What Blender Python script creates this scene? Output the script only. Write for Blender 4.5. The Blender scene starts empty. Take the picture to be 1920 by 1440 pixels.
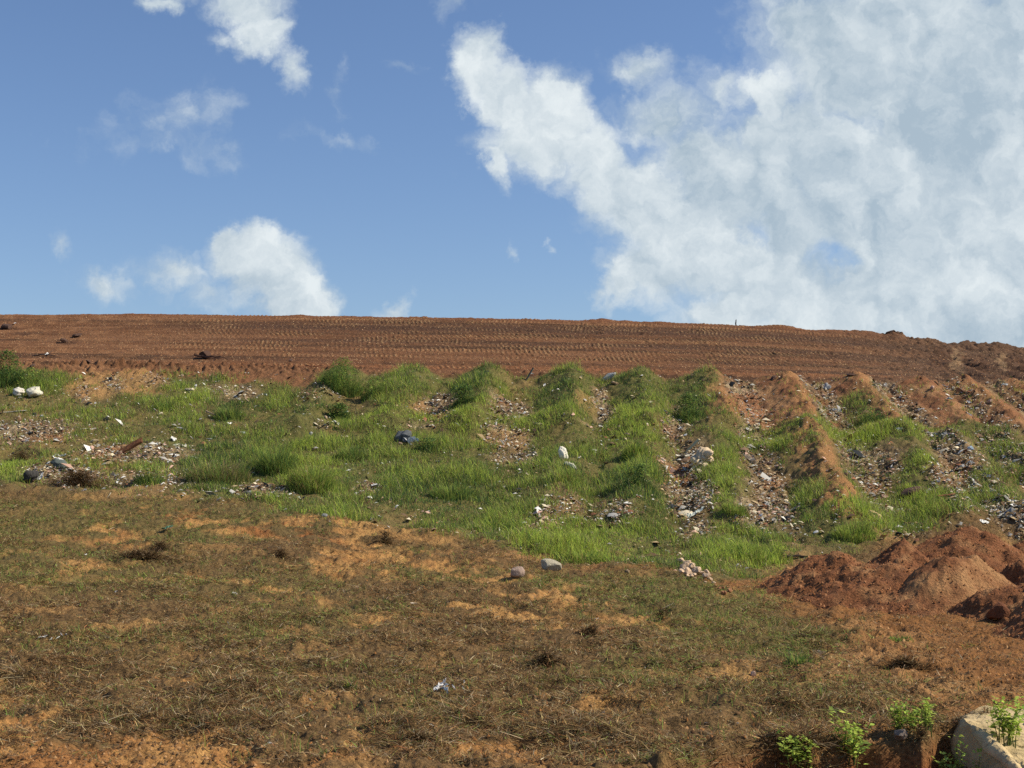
import bpy, bmesh, math, random
import numpy as np
rng = np.random.default_rng(11)
random.seed(5)
sc = bpy.context.scene
col = sc.collection
F, CX, CY = 2638.0, 960.0, 720.0
PITCH = math.radians(4.0)
CH = 1.7
SUN_AZ = math.radians(90)     # from straight ahead (+Y) towards the right (+X)
SUN_EL = math.radians(41)

# ------------------------------------------------------------------ noise
_ang = rng.uniform(0, 2*np.pi, (8, 256, 256))
_GX, _GY = np.cos(_ang).astype(np.float32), np.sin(_ang).astype(np.float32)
def noise(x, y, s=0):
    k = s % 8
    x = x + s*17.31; y = y + s*9.77
    fx, fy = np.floor(x), np.floor(y)
    u, v = (x-fx), (y-fy)
    i, j = fx.astype(np.int64) & 255, fy.astype(np.int64) & 255
    i1, j1 = (i+1) & 255, (j+1) & 255
    gx, gy = _GX[k], _GY[k]
    a = gx[i, j]*u + gy[i, j]*v
    b = gx[i1, j]*(u-1) + gy[i1, j]*v
    c = gx[i, j1]*u + gy[i, j1]*(v-1)
    d = gx[i1, j1]*(u-1) + gy[i1, j1]*(v-1)
    su, sv = u*u*(3-2*u), v*v*(3-2*v)
    return 1.5*((a+(b-a)*su)*(1-sv) + (c+(d-c)*su)*sv)
def fbm(x, y, scale=1.0, octv=4, s=0, g=.5):
    r = 0; a = 1.0; f = 1.0/scale
    for o in range(octv):
        r = r + a*noise(x*f, y*f, s+o); a *= g; f *= 2.03
    return r
def sstep(a, b, x):
    t = np.clip((x-a)/(b-a), 0, 1)
    return t*t*(3-2*t)
def lerp3(c0, c1, m):
    return c0 + (np.asarray(c1)-c0)*m[..., None]

# ------------------------------------------------------------------ base land form
TPX = [-700, 0, 480, 960, 1440, 1920, 2600]
TAB = [  # distance, picture row of the surface there for each column
 (8.5,  [1440]*7),
 (12,   [1278, 1279, 1281, 1282, 1283, 1283, 1283]),
 (16,   [1150, 1158, 1168, 1174, 1184, 1188, 1188]),
 (20,   [1072, 1080, 1088, 1100, 1120, 1130, 1130]),
 (26,   [985, 992, 994, 1026, 1058, 1060, 1062]),
 (30,   [930, 938, 934, 960, 972, 986, 990]),
 (34,   [868, 870, 870, 880, 892, 905, 915]),
 (38,   [800, 802, 805, 802, 812, 828, 840]),
 (41,   [744, 745, 750, 752, 764, 778, 792]),
 (44.3, [690, 692, 701, 706, 716, 724, 738]),
 (48,   [664, 668, 675, 680, 692, 708, 725]),
 (54,   [624, 627, 630, 636, 648, 684, 712]),
 (60,   [588, 590, 592, 598, 611, 658, 700]),
]
def row2z(row, y):
    a = np.arctan((CY-row)/F) + PITCH
    return CH + y*np.tan(a)
ty = np.array([r[0] for r in TAB], float)
tz = np.array([[row2z(v, r[0]) for v in r[1]] for r in TAB])      # (ny, nc)
ty = np.concatenate([[-60, 4, 6.5], ty, [64, 90, 420]])
tz = np.concatenate([np.zeros((3, 7)), tz, tz[-1:]+.03, tz[-1:]-.2, tz[-1:]-14])
def hermite(xs, ys, xq):
    m = np.gradient(ys, xs, axis=0)
    i = np.clip(np.searchsorted(xs, xq)-1, 0, len(xs)-2)
    h = (xs[i+1]-xs[i])[:, None]; t = ((xq-xs[i])/h[:, 0])[:, None]
    a, b = ys[i], ys[i+1]
    return (2*t**3-3*t**2+1)*a + (t**3-2*t**2+t)*h*m[i] + (-2*t**3+3*t**2)*b + (t**3-t**2)*h*m[i+1]
FY = np.concatenate([np.arange(-60, 5, 1.0), np.arange(5, 66, .1), np.arange(66, 421, 4.0)])
FT = np.linspace(-.65, .65, 261)
_lin = np.stack([np.interp(FY, ty, tz[:, k]) for k in range(7)], 1)
_her = hermite(ty, tz, FY)
_z = np.where(((FY > 8.5) & (FY < 60))[:, None], _her, _lin)
tn = (np.array(TPX)-CX)/F
BZ = np.stack([np.interp(FT, tn, _z[r]) for r in range(len(FY))], 0)
def gsm(a, sig, ax):
    r = int(3*sig); k = np.exp(-.5*(np.arange(-r, r+1)/sig)**2); k /= k.sum()
    p = np.pad(a, [(r, r) if q == ax else (0, 0) for q in (0, 1)], mode='edge')
    return np.apply_along_axis(lambda v: np.convolve(v, k, 'valid'), ax, p)
BZ = gsm(BZ, 9, 1)
_m = (FY > 5) & (FY < 66)
BZ[_m] = gsm(BZ[_m], 4, 0)
def bilin(A, fi, fj):
    i = np.clip(fi.astype(np.int64), 0, A.shape[0]-2); j = np.clip(fj.astype(np.int64), 0, A.shape[1]-2)
    u = fi-i; v = fj-j
    return (A[i, j]*(1-v)+A[i, j+1]*v)*(1-u) + (A[i+1, j]*(1-v)+A[i+1, j+1]*v)*u
def base_z(x, y):
    t = np.clip(x/np.maximum(y, 4.0), -.65, .65)
    return bilin(BZ, np.interp(y, FY, np.arange(len(FY))), np.interp(t, FT, np.arange(len(FT))))
cp, sp = math.cos(PITCH), math.sin(PITCH)
def project(x, y, z):
    dz = z-CH
    dep = np.maximum(y*cp+dz*sp, .5)
    return CX+F*x/dep, CY-F*(-y*sp+dz*cp)/dep

# ------------------------------------------------------------------ masks (world fixed, laid out from the photograph)
def blobs(px, row, lst, p=2.0):
    r = np.zeros_like(px)
    for b in lst:
        cx, cy, rx, ry = b[:4]; a = b[4] if len(b) > 4 else 1.0; rot = math.radians(b[5]) if len(b) > 5 else 0
        dx, dy = px-cx, row-cy
        if rot: dx, dy = dx*math.cos(rot)+dy*math.sin(rot), -dx*math.sin(rot)+dy*math.cos(rot)
        d = (dx/rx)**2+(dy/ry)**2
        r = np.maximum(r, a*np.clip(1.35-d, 0, 1))
    return r
RA = [(640, .30), (783, .30), (917, .42), (1077, .45), (1203, .42), (1333, .42), (1470, .42), (1607, .45), (1730, .3), (1812, .36), (1905, .35), (2040, .4), (2180, .38), (2310, .4)]
RB = [(1085, .22, 0), (1210, .32, 0), (1345, .40, .35), (1522, .55, 1), (1700, .42, 0), (1800, .35, 0), (1905, .3, 0), (2040, .4, 0), (2170, .4, 0), (2310, .38, 0)]
RA = [((p-CX)*44.1/F, h) for p, h in RA]
RB = [((p-CX)*37.2/F, h, q) for p, h, q in RB]
def ridges(x, y):
    w = .17*noise(x*.3, y*.35, 3)+.05*noise(x*1.1, y*.9, 4)+.025*noise(x*2.6, y*2.6, 5)
    A = np.zeros_like(x); B = np.zeros_like(x); T = np.zeros_like(x); Q = np.zeros_like(x)
    for xc, h in RA:
        q_ = x-xc+w+.05*(44-y); s = np.abs(q_)*np.where(q_ > 0, 1.25, .8); A = np.maximum(A, h*1.08*np.clip(1.06-np.sqrt((s/.85)**2+.014), 0, 1)); T = np.maximum(T, sstep(.22, .42, q_)*(1-sstep(1.05, 1.4, q_))*(y > 37.6))
    for xc, h, q in RB:
        q_ = x-xc+w-.11*(y-37.2); s = np.abs(q_)*np.where(q_ > 0, 1.2, .85); bb = h*np.clip(1.06-np.sqrt((s/.9)**2+.014), 0, 1); B = np.maximum(B, bb); Q = np.maximum(Q, bb*q); T = np.maximum(T, sstep(.4, .6, q_)*(1-sstep(1.2, 1.6, q_))*(y <= 37.6)*(xc > 4.4))
    eA = sstep(36.9, 38.6, y)*(1-sstep(43.9, 44.9, y)); eB = sstep(27.5, 30.5, y)*(1-sstep(37.2, 38.4, y))
    return A*eA, B*eB, eA, eB, T, Q*eB

GREEN = [(2080, 900, 150, 90, .8), (2300, 860, 200, 80, .7), (2120, 826, 200, 24), (-120, 760, 130, 60, .8), (-200, 860, 180, 50, .7),
 (60, 705, 100, 45), (120, 690, 60, 20, .7), (355, 706, 85, 20), (640, 712, 60, 35), (760, 722, 100, 32), (900, 728, 80, 36),
 (1070, 745, 85, 45), (1210, 745, 75, 50), (1290, 775, 50, 60), (800, 800, 220, 34), (1000, 795, 220, 30), (1150, 830, 110, 70),
 (540, 850, 110, 85), (780, 890, 230, 80), (420, 880, 110, 60), (1120, 1000, 150, 60), (1390, 1030, 110, 50), (1590, 985, 80, 50),
 (1560, 832, 260, 24), (1360, 900, 45, 110), (1500, 845, 60, 22), (1720, 925, 45, 65), (1620, 775, 50, 35, .8), (1200, 930, 80, 90),
 (320, 745, 80, 28), (20, 880, 75, 28), (1540, 960, 60, 60), (1880, 930, 80, 70, .7), (1810, 826, 70, 20), (950, 870, 220, 60, .8),
 (1880, 880, 60, 60, .7), (1700, 965, 130, 30, .9), (1850, 965, 80, 20, .8), (1590, 935, 30, 60, .8), (250, 800, 160, 40, .65), (200, 770, 200, 30, .5), (350, 830, 120, 50, .6), (500, 760, 140, 40, .8), (1000, 960, 260, 70, .85), (1700, 985, 110, 25, .7), (150, 760, 200, 25, .5),
 (150, 860, 180, 60, .35), (1300, 1070, 200, 25, .8), (600, 950, 200, 30, .6), (1450, 905, 30, 60, .5), (1180, 790, 60, 40)]
HOLE = [(160, 735, 14, 26, .7), (215, 722, 22, 16, .8), (290, 715, 30, 16, .9), (430, 735, 60, 16, .8), (55, 808, 100, 24), (250, 852, 90, 18), (110, 893, 90, 20),
 (825, 770, 38, 28), (950, 770, 40, 22), (950, 825, 45, 20, .8), (1128, 770, 22, 45), (1290, 905, 48, 75), (1440, 925, 40, 60),
 (1645, 895, 45, 60, .8), (1800, 900, 50, 60, .8), (490, 925, 60, 14), (695, 920, 25, 18), (1265, 800, 25, 40),
 (1060, 955, 60, 22, .6), (1150, 965, 50, 24, .6), (1400, 975, 30, 24), (960, 858, 50, 20, .7), (600, 740, 40, 12, .7), (300, 900, 120, 16, .5), (1300, 1000, 40, 20, .6), (1020, 985, 50, 18, .7)]
ORANGE = [(2150, 1060, 150, 30, .6), (2300, 1180, 200, 40, .5),
 (560, 1010, 330, 14, .75, 8), (780, 1045, 170, 18, .8, 14), (640, 1060, 60, 26, .9), (700, 985, 160, 20, .9, 6), (930, 1060, 120, 10, .7, 15), (1100, 1140, 180, 10, .7, 8), (520, 1110, 200, 8, .5, 10), (1240, 1170, 120, 8, .6, 10), (60, 1290, 120, 8, .4), (800, 1190, 160, 8, .4, 8),
 (150, 1425, 420, 62), (420, 1412, 260, 30, .8), (60, 1345, 90, 22, .8), (230, 1005, 45, 22), (262, 1030, 50, 14), (600, 985, 140, 22), (690, 1040, 80, 26), (520, 1065, 40, 8, .6), (760, 1075, 60, 10, .6),
 (1030, 1117, 80, 12), (990, 1160, 80, 14), (840, 1150, 130, 14, .5), (240, 1250, 45, 10), (270, 1240, 25, 7), (860, 1400, 240, 20, .8), (1040, 1305, 40, 12), (1090, 1190, 60, 12, .6), (130, 1015, 120, 10, .4),
 (160, 1070, 80, 12, .5), (265, 1300, 30, 10), (360, 1300, 30, 8), (1130, 1340, 60, 16, .4), (560, 1180, 60, 8, .4), (950, 1090, 60, 10, .6), (1440, 1275, 50, 9, .8), (600, 1265, 30, 8, .5),
 (1560, 1165, 60, 12, .7), (1040, 1420, 200, 30, .7), (620, 1345, 40, 8, .6), (480, 1125, 50, 8, .4), (350, 960, 120, 8, .4), (820, 1000, 120, 18, .5)]
RED = [(1700, 1120, 260, 60), (1820, 1210, 230, 100), (1880, 1300, 140, 80), (1560, 1090, 180, 28), (1700, 1200, 120, 60, .8), (1640, 1260, 120, 20, .6), (1450, 1095, 140, 14), (1640, 1370, 160, 14, .3), (1330, 1068, 250, 7, .7), (1100, 1042, 200, 8, .7), (1560, 1130, 110, 30, .8)]
OLIVE = [(200, 975, 500, 55, .9), (100, 1060, 250, 60, .7), (430, 1090, 260, 50, .6), (850, 1080, 160, 22, .6), (1300, 1120, 220, 50, 1), (1330, 1180, 200, 50, .8), (1100, 1090, 160, 20, .8), (1450, 1200, 120, 40, .8), (760, 1030, 80, 12, .6), (1600, 1200, 100, 30, .5), (860, 1330, 200, 30, .25), (1180, 1440, 140, 36, .6), (560, 1150, 260, 40, .4), (1250, 1240, 160, 50, .4), (620, 1220, 500, 60, .15), (1500, 1090, 60, 20, .8)]
GREENEDGE = ([-400, 0, 150, 350, 480, 700, 900, 1000, 1200, 1350, 1440, 1600, 1700, 1800, 1920, 2400],
             [915, 915, 925, 935, 950, 985, 1010, 1040, 1068, 1080, 1075, 1035, 1005, 990, 965, 960])
def masks(x, y, px, row):
    n1 = fbm(x, y*.7, 2.2, 4, 1); n2 = fbm(x, y*.7, .7, 4, 5); n3 = fbm(x, y, .22, 3, 2)
    k = 28.0/np.maximum(y, 8)
    pw = px + (n1*26+n2*14)*k; rw = row + (n2*10+n3*5)*k*.7
    edge = np.interp(px, *GREENEDGE)
    slope = 1-sstep(-12, 14, rw-edge)
    band = sstep(43.9, 44.6, y+.35*n1+.15*n2)
    g = blobs(pw, rw, GREEN)*slope*(1-band)
    h = blobs(pw, rw, HOLE)*slope*(1-band)
    A, B, eA, eB, T, Q = ridges(x, y)
    rr = np.clip((A+B)/.25, 0, 1)
    right = sstep(1325, 1365, pw)
    soil = right*eA*(1-.85*g)                       # ridged bare strip on the right
    trash = np.maximum(h*.9, (right*eA+eB*.9)*T*np.clip(.95+n2*.8+.5*n3, 0, 1)*(1-.5*sstep(1700, 1800, px)*eA))
    ridge_green = np.maximum(g*(1-h), (1-right)*eA*rr*.9)
    green = np.clip(np.maximum(g*(1-.95*h), ridge_green*(1-.3*h)), 0, 1)
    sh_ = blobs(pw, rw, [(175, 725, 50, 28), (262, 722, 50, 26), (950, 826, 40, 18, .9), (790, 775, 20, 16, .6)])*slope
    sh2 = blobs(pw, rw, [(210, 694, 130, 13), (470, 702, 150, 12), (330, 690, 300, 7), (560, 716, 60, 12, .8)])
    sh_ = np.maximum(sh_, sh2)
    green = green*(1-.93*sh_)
    green = np.where(soil > .3, green*(1-.5*soil), green)
    # bare crests of the lower ridges
    crest = np.clip((Q/.42-.45)*2.5, 0, 1)*sstep(0, .5, n2+.5) + np.clip((A/.42-.6)*2.5, 0, 1)*right
    crest = np.clip(crest, 0, 1)
    green = green*(1-.85*crest); trash = trash*(1-crest)
    orange = blobs(pw, rw, ORANGE)*(1-slope)
    strip_ = blobs(pw, rw, [(100, 1430, 460, 60), (420, 1425, 260, 24, .8), (30, 1350, 70, 14, .7)])*(1-slope)*(1.2+.4*n3)
    red = blobs(pw, rw, RED)*(1-slope*(.7))*(1-band)
    olive = blobs(pw, rw, OLIVE)*(1-slope)
    return dict(green=green, trash=trash, soil=soil, crest=crest, orange=np.clip(orange*(.75+1.1*n2+.7*n3+.3*n1)+.40*(n2+.4*n1-.30)*(1-slope)+strip_, 0, 1), red=np.clip(red*1.3+.3*n2*(red > .05), 0, 1),
                olive=np.clip(olive+.4*n1-.05, 0, 1)*(1-slope), slope=slope, band=band, n1=n1, n2=n2, n3=n3, rr=rr, edge=edge)

# ------------------------------------------------------------------ ground sheet
def Wf(y): return np.sqrt(np.maximum(y, 0)**2+16)
tc = np.arange(-.43, .4301, .0006)
out = .43+np.cumsum(np.geomspace(.004, .6, 26))
TT = np.concatenate([-out[::-1], tc, out])
ys = [6.5]
while ys[-1] < 61.5:
    v = ys[-1]; ys.append(v+min(max(v*.0036, .03), .068))
YY = np.concatenate([[-60, -30, -15, -8, -4, -1, 1, 2.5, 4, 5, 5.8], ys, [62, 63, 65, 68, 72, 80, 95, 130, 200, 300, 420]])
GYY, GTT = np.meshgrid(YY, TT, indexing='ij')
X = GTT*Wf(GYY); Y = GYY
print('grid', X.shape)
Z0 = base_z(X, Y)
PX, ROW = project(X, Y, Z0)
M = masks(X, Y, PX, ROW)
A, B, eA, eB, _T, _Q = ridges(X, Y)
f15 = fbm(X, Y, 1.6, 3, 6); f03 = fbm(X, Y, .34, 3, 2); f01 = fbm(X, Y, .09, 2, 3)
near = sstep(4, 8, Y)
meadow = (1-M['slope'])*near*(1-M['band'])
d = meadow*(1-.6*np.clip(M['red'], 0, 1))*(.075*f15+.050*f03+.026*f01)
d += M['slope']*(1-M['band'])*(.14*f15*(1-.6*np.maximum(eA, eB))+.045*f03+.03*f01*(.3+M['trash']))
d += (A+B)*(1+.10*f03+.14*noise(X*.6, Y*.5, 1))+.03*_T*f03
# low berm between the two ridge tiers
d += .12*np.exp(-((Y-37.9-.3*f15)/.5)**2)*(1-.6*M['trash'])
d += .05*M['trash']*np.abs(fbm(X, Y, .16, 3, 4))
# red soil round the heaps, scuffed
d += M['red']*(.02*f03+.02*np.abs(f01))
# bare orange patches lie a little lower, scraped in one direction
d -= M['orange']*.03
d += M['orange']*.018*noise(X*1.1+Y*2, Y*7, 5)*sstep(0, 1, Y/12)
# cut bank at the bottom right
bx = sstep(1180, 1230, PX)*1.0
bank_y = 8.55+.80*sstep(1200, 1460, PX)+.05*sstep(1500, 1700, PX)+.36*sstep(1725, 1770, PX)+.14*fbm(X, Y*0, .7, 4, 4)+.03*f03
bk = (1-sstep(bank_y-.20, bank_y+.03, Y))*bx
d -= bk*(.33+.12*f03+.05*f01)
lip = np.exp(-((Y-bank_y-.10)/.10)**2)*bx; d += lip*(.04+.03*f03)
# dug hollow / brush hollow on the left
d -= .18*blobs(PX, ROW, [(35, 852, 38, 12), (190, 905, 70, 10, .5)])
# ---- graded dirt face with crawler tracks
Bm = M['band']
yy = Y+.10*noise(X*.05, Y*0, 1)*6
lane = yy/.74 + .25*noise(X*.03, Y*.02, 6)
li = np.floor(lane); lf = lane-li
hsh = np.abs(np.sin(li*12.9898)*43758.5453) % 1.0
on = sstep(.10, .2, lf)*(1-sstep(.74, .84, lf))*(hsh > .12)
rough = sstep(1500, 1800, PX)
leftfade = sstep(150, 520, PX+80*f15)
cleat = (.5+.5*np.cos(2*np.pi*(X/(.150+.035*hsh)+hsh*3+(hsh-.5)*3*lf+.16*f15+.10*f03)))
cleat = cleat**1.4; fineW = noise(X*6, Y*6, 1)
wear = np.clip(.50+1.0*fbm(X, Y*2.2, 2.6, 4, 7)+.45*fineW, 0, 1)*leftfade*(1-.85*rough)*sstep(45.3, 46.3, Y)*(1-sstep(59.4, 60.5, Y))
cl = cleat*on*wear
d += Bm*(cl*.045 + .03*f03*(.4+rough) + .014*f01 + .05*noise(X*.25, Y*2.1, 2)*(.5+.5*rough))
d += Bm*.06*np.exp(-((lf-.84)/.10)**2)*(.5+.5*f15)*(1-rough)
d += .10*np.abs(f03)*blobs(PX, ROW, [(350, 696, 330, 16)])+.05*(f03+f01)*M['slope']*M['orange']
d += Bm*rough*sstep(50, 58, Y)*(.10*f15+.05*f03)
# humps on the skyline
for hx, hh, hw in ((1465, .16, 35), (1625, .2, 45), (1745, .12, 18), (1678, .20, 13), (1692, .12, 6), (1880, .2, 28), (1130, .10, 26), (1175, .06, 12), (560, .04, 20), (275, .05, 120), (1240, .05, 20), (1560, .1, 25), (1810, .12, 20)):
    d += hh*np.exp(-((PX-hx)/hw)**2)*sstep(58, 59.8, Y)*(1-sstep(60.4, 62, Y))
# down-slope ruts on the far right of the face
d += Bm*.10*rough*np.cos(2*np.pi*(X/1.35+.2*f15))*sstep(1740, 1790, PX)*sstep(45, 47, Y)*(1-sstep(53, 55, Y))
# loose push-up berm at the foot of the face
d += .16*np.exp(-((Y-44.9-.25*f15)/.35)**2)*(.5+.9*np.abs(f03))*(1-sstep(300, 700, PX)*.55)
Z = Z0+d*near

# ---- albedo
n1, n2, n3 = M['n1'], M['n2'], M['n3']
fineA = noise(X*9, Y*9, 7)
C = np.zeros(X.shape+(3,)); C[:] = (.15, .092, .046)
C = lerp3(C, (.34, .19, .085), np.clip(.1+1.1*n2+.4*fineA+.5*n1, 0, 1)*.7)
C = lerp3(C, (.13, .115, .045), M['olive']*.6)
org = lerp3(lerp3(np.broadcast_to(np.array((.34, .17, .07)), C.shape), (.42, .24, .10), np.clip(.4+n2+.6*fineA, 0, 1)), (.25, .10, .04), np.clip(-n1*1.1+.25*f01, 0, 1))
C = lerp3(C, org, np.clip(M['orange']*1.5, 0, 1))
C = lerp3(C, lerp3(np.broadcast_to(np.array((.17, .125, .06)), C.shape), (.33, .20, .10), np.clip(n1+.4*n2, 0, 1)), M['slope']*.85)
C = lerp3(C, (.13, .125, .045), M['green']*.85)
sl = lerp3(np.broadcast_to(np.array((.23, .10, .055)), C.shape), (.33, .18, .10), np.clip(.35+n2, 0, 1))
C = lerp3(C, sl, np.clip(M['soil']*(1-M['trash']*.4), 0, 1))
C = lerp3(C, (.33, .165, .08), M['crest']*np.clip(.7+n2*.6, 0, 1))
th = lerp3(lerp3(np.broadcast_to(np.array((.20, .135, .09)), C.shape), (.38, .29, .20), np.clip(n2*1.2+.5*n3, 0, 1)), (.36, .15, .08), np.clip(n1*1.4-.1, 0, 1)*.7)
C = lerp3(C, th, M['trash'])
hol = blobs(PX, ROW, [(175, 722, 55, 26), (265, 720, 55, 24), (950, 828, 45, 20, .9), (790, 775, 20, 18, .7), (620, 815, 15, 8, .5), (1100, 772, 30, 18, .5), (1330, 770, 14, 50, .6)])*M['slope']
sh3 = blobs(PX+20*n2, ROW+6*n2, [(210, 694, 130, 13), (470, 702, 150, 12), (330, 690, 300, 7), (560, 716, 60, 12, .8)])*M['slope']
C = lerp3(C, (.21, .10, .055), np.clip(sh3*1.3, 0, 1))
C = lerp3(C, (.40, .225, .105), np.clip(hol*1.2, 0, 1)*np.clip(.8+.4*n2, 0, 1)*(1-.6*M['trash']))
rd = lerp3(lerp3(np.broadcast_to(np.array((.25, .115, .045)), C.shape), (.36, .20, .095), np.clip(.2+n1+.5*n2, 0, 1)), (.14, .06, .03), np.clip(.3*fineA+.4*n3, 0, 1))
C = lerp3(C, rd, M['red'])
C = lerp3(C, (.28, .09, .035), np.clip(bk*1.2, 0, 1))
strip = noise(X*.08, Y*1.25, 5)+.35*noise(X*.35, Y*3.1, 2)
bnd = lerp3(lerp3(np.broadcast_to(np.array((.175, .088, .048)), C.shape), (.27, .145, .08), np.clip(strip*1.3, 0, 1)), (.095, .055, .035), np.clip(-strip*1.8+.3*n2+.1, 0, 1)*.9)
dark = np.exp(-((Y-56.3-.1*X*.1)/.9)**2)*leftfade+.8*np.exp(-((Y-52.8)/.5)**2)*leftfade
bnd = lerp3(bnd, (.085, .05, .036), np.clip(dark+.35*strip, 0, 1)*.9)
bnd = lerp3(bnd, (.23, .105, .055), np.exp(-((Y-59.2)/.8)**2)*.7*(1-rough))
bnd = lerp3(bnd, (.29, .13, .065), np.exp(-((Y-46.2)/.5)**2)*.6)
bnd = lerp3(bnd, (.125, .08, .055), rough*.75)
bnd = lerp3(bnd, (.36, .20, .11), (1-leftfade)*np.clip(.2+n2+.5*noise(X*.3, Y*2.5, 3), 0, 1)*.6)
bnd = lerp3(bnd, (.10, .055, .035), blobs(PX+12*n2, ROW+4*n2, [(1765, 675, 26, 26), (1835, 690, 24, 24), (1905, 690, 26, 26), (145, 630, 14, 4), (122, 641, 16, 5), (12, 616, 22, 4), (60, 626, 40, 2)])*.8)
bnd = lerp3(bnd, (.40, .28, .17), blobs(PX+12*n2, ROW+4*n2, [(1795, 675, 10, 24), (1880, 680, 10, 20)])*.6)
bnd = lerp3(bnd, (.42, .29, .16), np.clip(cl*1.6-.6+.8*fineA, 0, 1)*.6)
C = lerp3(C, bnd*np.array((.90, .82, .84)), Bm)
C[..., 2] *= .84
C = np.clip(C*(1+.16*fineA+.10*f01)[..., None], .02, .8)

def add_obj(name, me, mat, parent=None, smooth=False):
    o = bpy.data.objects.new(name, me); col.objects.link(o)
    if mat is not None and not me.materials: me.materials.append(mat)
    if parent: o.parent = parent
    if smooth: me.polygons.foreach_set('use_smooth', np.ones(len(me.polygons), bool))
    return o
def make_mesh(name, V, faces, nper, colr=None):
    me = bpy.data.meshes.new(name)
    V = np.ascontiguousarray(V, np.float32).reshape(-1, 3); fl = np.ascontiguousarray(faces, np.int32).ravel()
    me.vertices.add(len(V)); me.vertices.foreach_set('co', V.ravel())
    me.loops.add(len(fl)); me.loops.foreach_set('vertex_index', fl)
    nper = np.asarray(nper, np.int32)
    st = np.concatenate([[0], np.cumsum(nper)[:-1]]).astype(np.int32)
    me.polygons.add(len(nper)); me.polygons.foreach_set('loop_start', st); me.polygons.foreach_set('loop_total', nper)
    if colr is not None:
        a = me.color_attributes.new('Col', 'FLOAT_COLOR', 'POINT')
        c = np.ones((len(V), 4), np.float32); c[:, :3] = colr; a.data.foreach_set('color', c.ravel())
    me.update(calc_edges=True)
    return me
def grid_faces(ny, nx):
    i = np.arange(ny*nx).reshape(ny, nx)
    return np.stack([i[:-1, :-1], i[:-1, 1:], i[1:, 1:], i[1:, :-1]], -1).reshape(-1, 4)

# ------------------------------------------------------------------ materials
def new_mat(name):
    m = bpy.data.materials.new(name); m.use_nodes = True
    nt = m.node_tree; b = nt.nodes['Principled BSDF']
    b.inputs['Roughness'].default_value = .95; b.inputs['Specular IOR Level'].default_value = .15
    return m, nt, b
def soil_mat(name, base=None, bump=.5, s1=38, s2=9, vary=.55):
    m, nt, b = new_mat(name); N, L = nt.nodes, nt.links
    g = N.new('ShaderNodeNewGeometry')
    if base is None:
        a = N.new('ShaderNodeAttribute'); a.attribute_name = 'Col'; src = a.outputs['Color']
    elif base == 'object':
        a = N.new('ShaderNodeObjectInfo'); src = a.outputs['Color']
    else:
        a = N.new('ShaderNodeRGB'); a.outputs[0].default_value = (*base, 1); src = a.outputs[0]
    n1 = N.new('ShaderNodeTexNoise'); n1.inputs['Scale'].default_value = s1; n1.inputs['Detail'].default_value = 5; n1.inputs['Roughness'].default_value = .65
    n2 = N.new('ShaderNodeTexNoise'); n2.inputs['Scale'].default_value = s2; n2.inputs['Detail'].default_value = 6; n2.inputs['Roughness'].default_value = .6
    L.new(g.outputs['Position'], n1.inputs['Vector']); L.new(g.outputs['Position'], n2.inputs['Vector'])
    mr = N.new('ShaderNodeMapRange'); mr.inputs['From Min'].default_value = .3; mr.inputs['From Max'].default_value = .7
    mr.inputs['To Min'].default_value = 1-vary; mr.inputs['To Max'].default_value = 1+vary*.8
    L.new(n1.outputs['Fac'], mr.inputs['Value'])
    mx = N.new('ShaderNodeVectorMath'); mx.operation = 'SCALE'
    L.new(src, mx.inputs[0]); L.new(mr.outputs[0], mx.inputs['Scale'])
    L.new(mx.outputs[0], b.inputs['Base Color'])
    ad = N.new('ShaderNodeMath'); ad.operation = 'ADD'
    L.new(n1.outputs['Fac'], ad.inputs[0]); L.new(n2.outputs['Fac'], ad.inputs[1])
    bp = N.new('ShaderNodeBump'); bp.inputs['Strength'].default_value = bump; bp.inputs['Distance'].default_value = .06
    L.new(ad.outputs[0], bp.inputs['Height']); L.new(bp.outputs[0], b.inputs['Normal'])
    return m
def blade_mat(name, trans=.35):
    m = bpy.data.materials.new(name); m.use_nodes = True
    nt = m.node_tree; N, L = nt.nodes, nt.links; N.remove(N['Principled BSDF'])
    a = N.new('ShaderNodeAttribute'); a.attribute_name = 'Col'
    dfs = N.new('ShaderNodeBsdfDiffuse'); tr = N.new('ShaderNodeBsdfTranslucent'); mx = N.new('ShaderNodeMixShader'); mx.inputs[0].default_value = trans
    L.new(a.outputs['Color'], dfs.inputs[0]); L.new(a.outputs['Color'], tr.inputs[0])
    L.new(dfs.outputs[0], mx.inputs[1]); L.new(tr.outputs[0], mx.inputs[2]); L.new(mx.outputs[0], N['Material Output'].inputs[0])
    return m
M_GROUND = soil_mat('ground soil', None, .7)
M_HEAP = soil_mat('red heap soil', None, .9, 30, 8, .45)
M_LITTER = soil_mat('litter', 'object', .15, 30, 6, .22)
M_ROCK = soil_mat('stone', 'object', .7, 22, 5, .25)
M_WOOD = soil_mat('weathered wood', 'object', .6, 60, 20, .4)
M_GRASS = blade_mat('grass blades', .38)
M_DRY = blade_mat('dry straw', .12)
M_LSTUFF = blade_mat('small litter', .0)

def tag(o, label=None, cat=None, group=None, kind=None):
    if label: o['label'] = label
    if cat: o['category'] = cat
    if group: o['group'] = group
    if kind: o['kind'] = kind
    return o

ny, nx = X.shape
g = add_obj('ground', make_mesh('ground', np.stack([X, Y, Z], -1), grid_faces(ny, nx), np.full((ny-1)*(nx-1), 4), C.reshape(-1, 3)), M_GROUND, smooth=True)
tag(g, 'red orange soil meadow rising to a graded dirt slope', None, None, 'structure')

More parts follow.
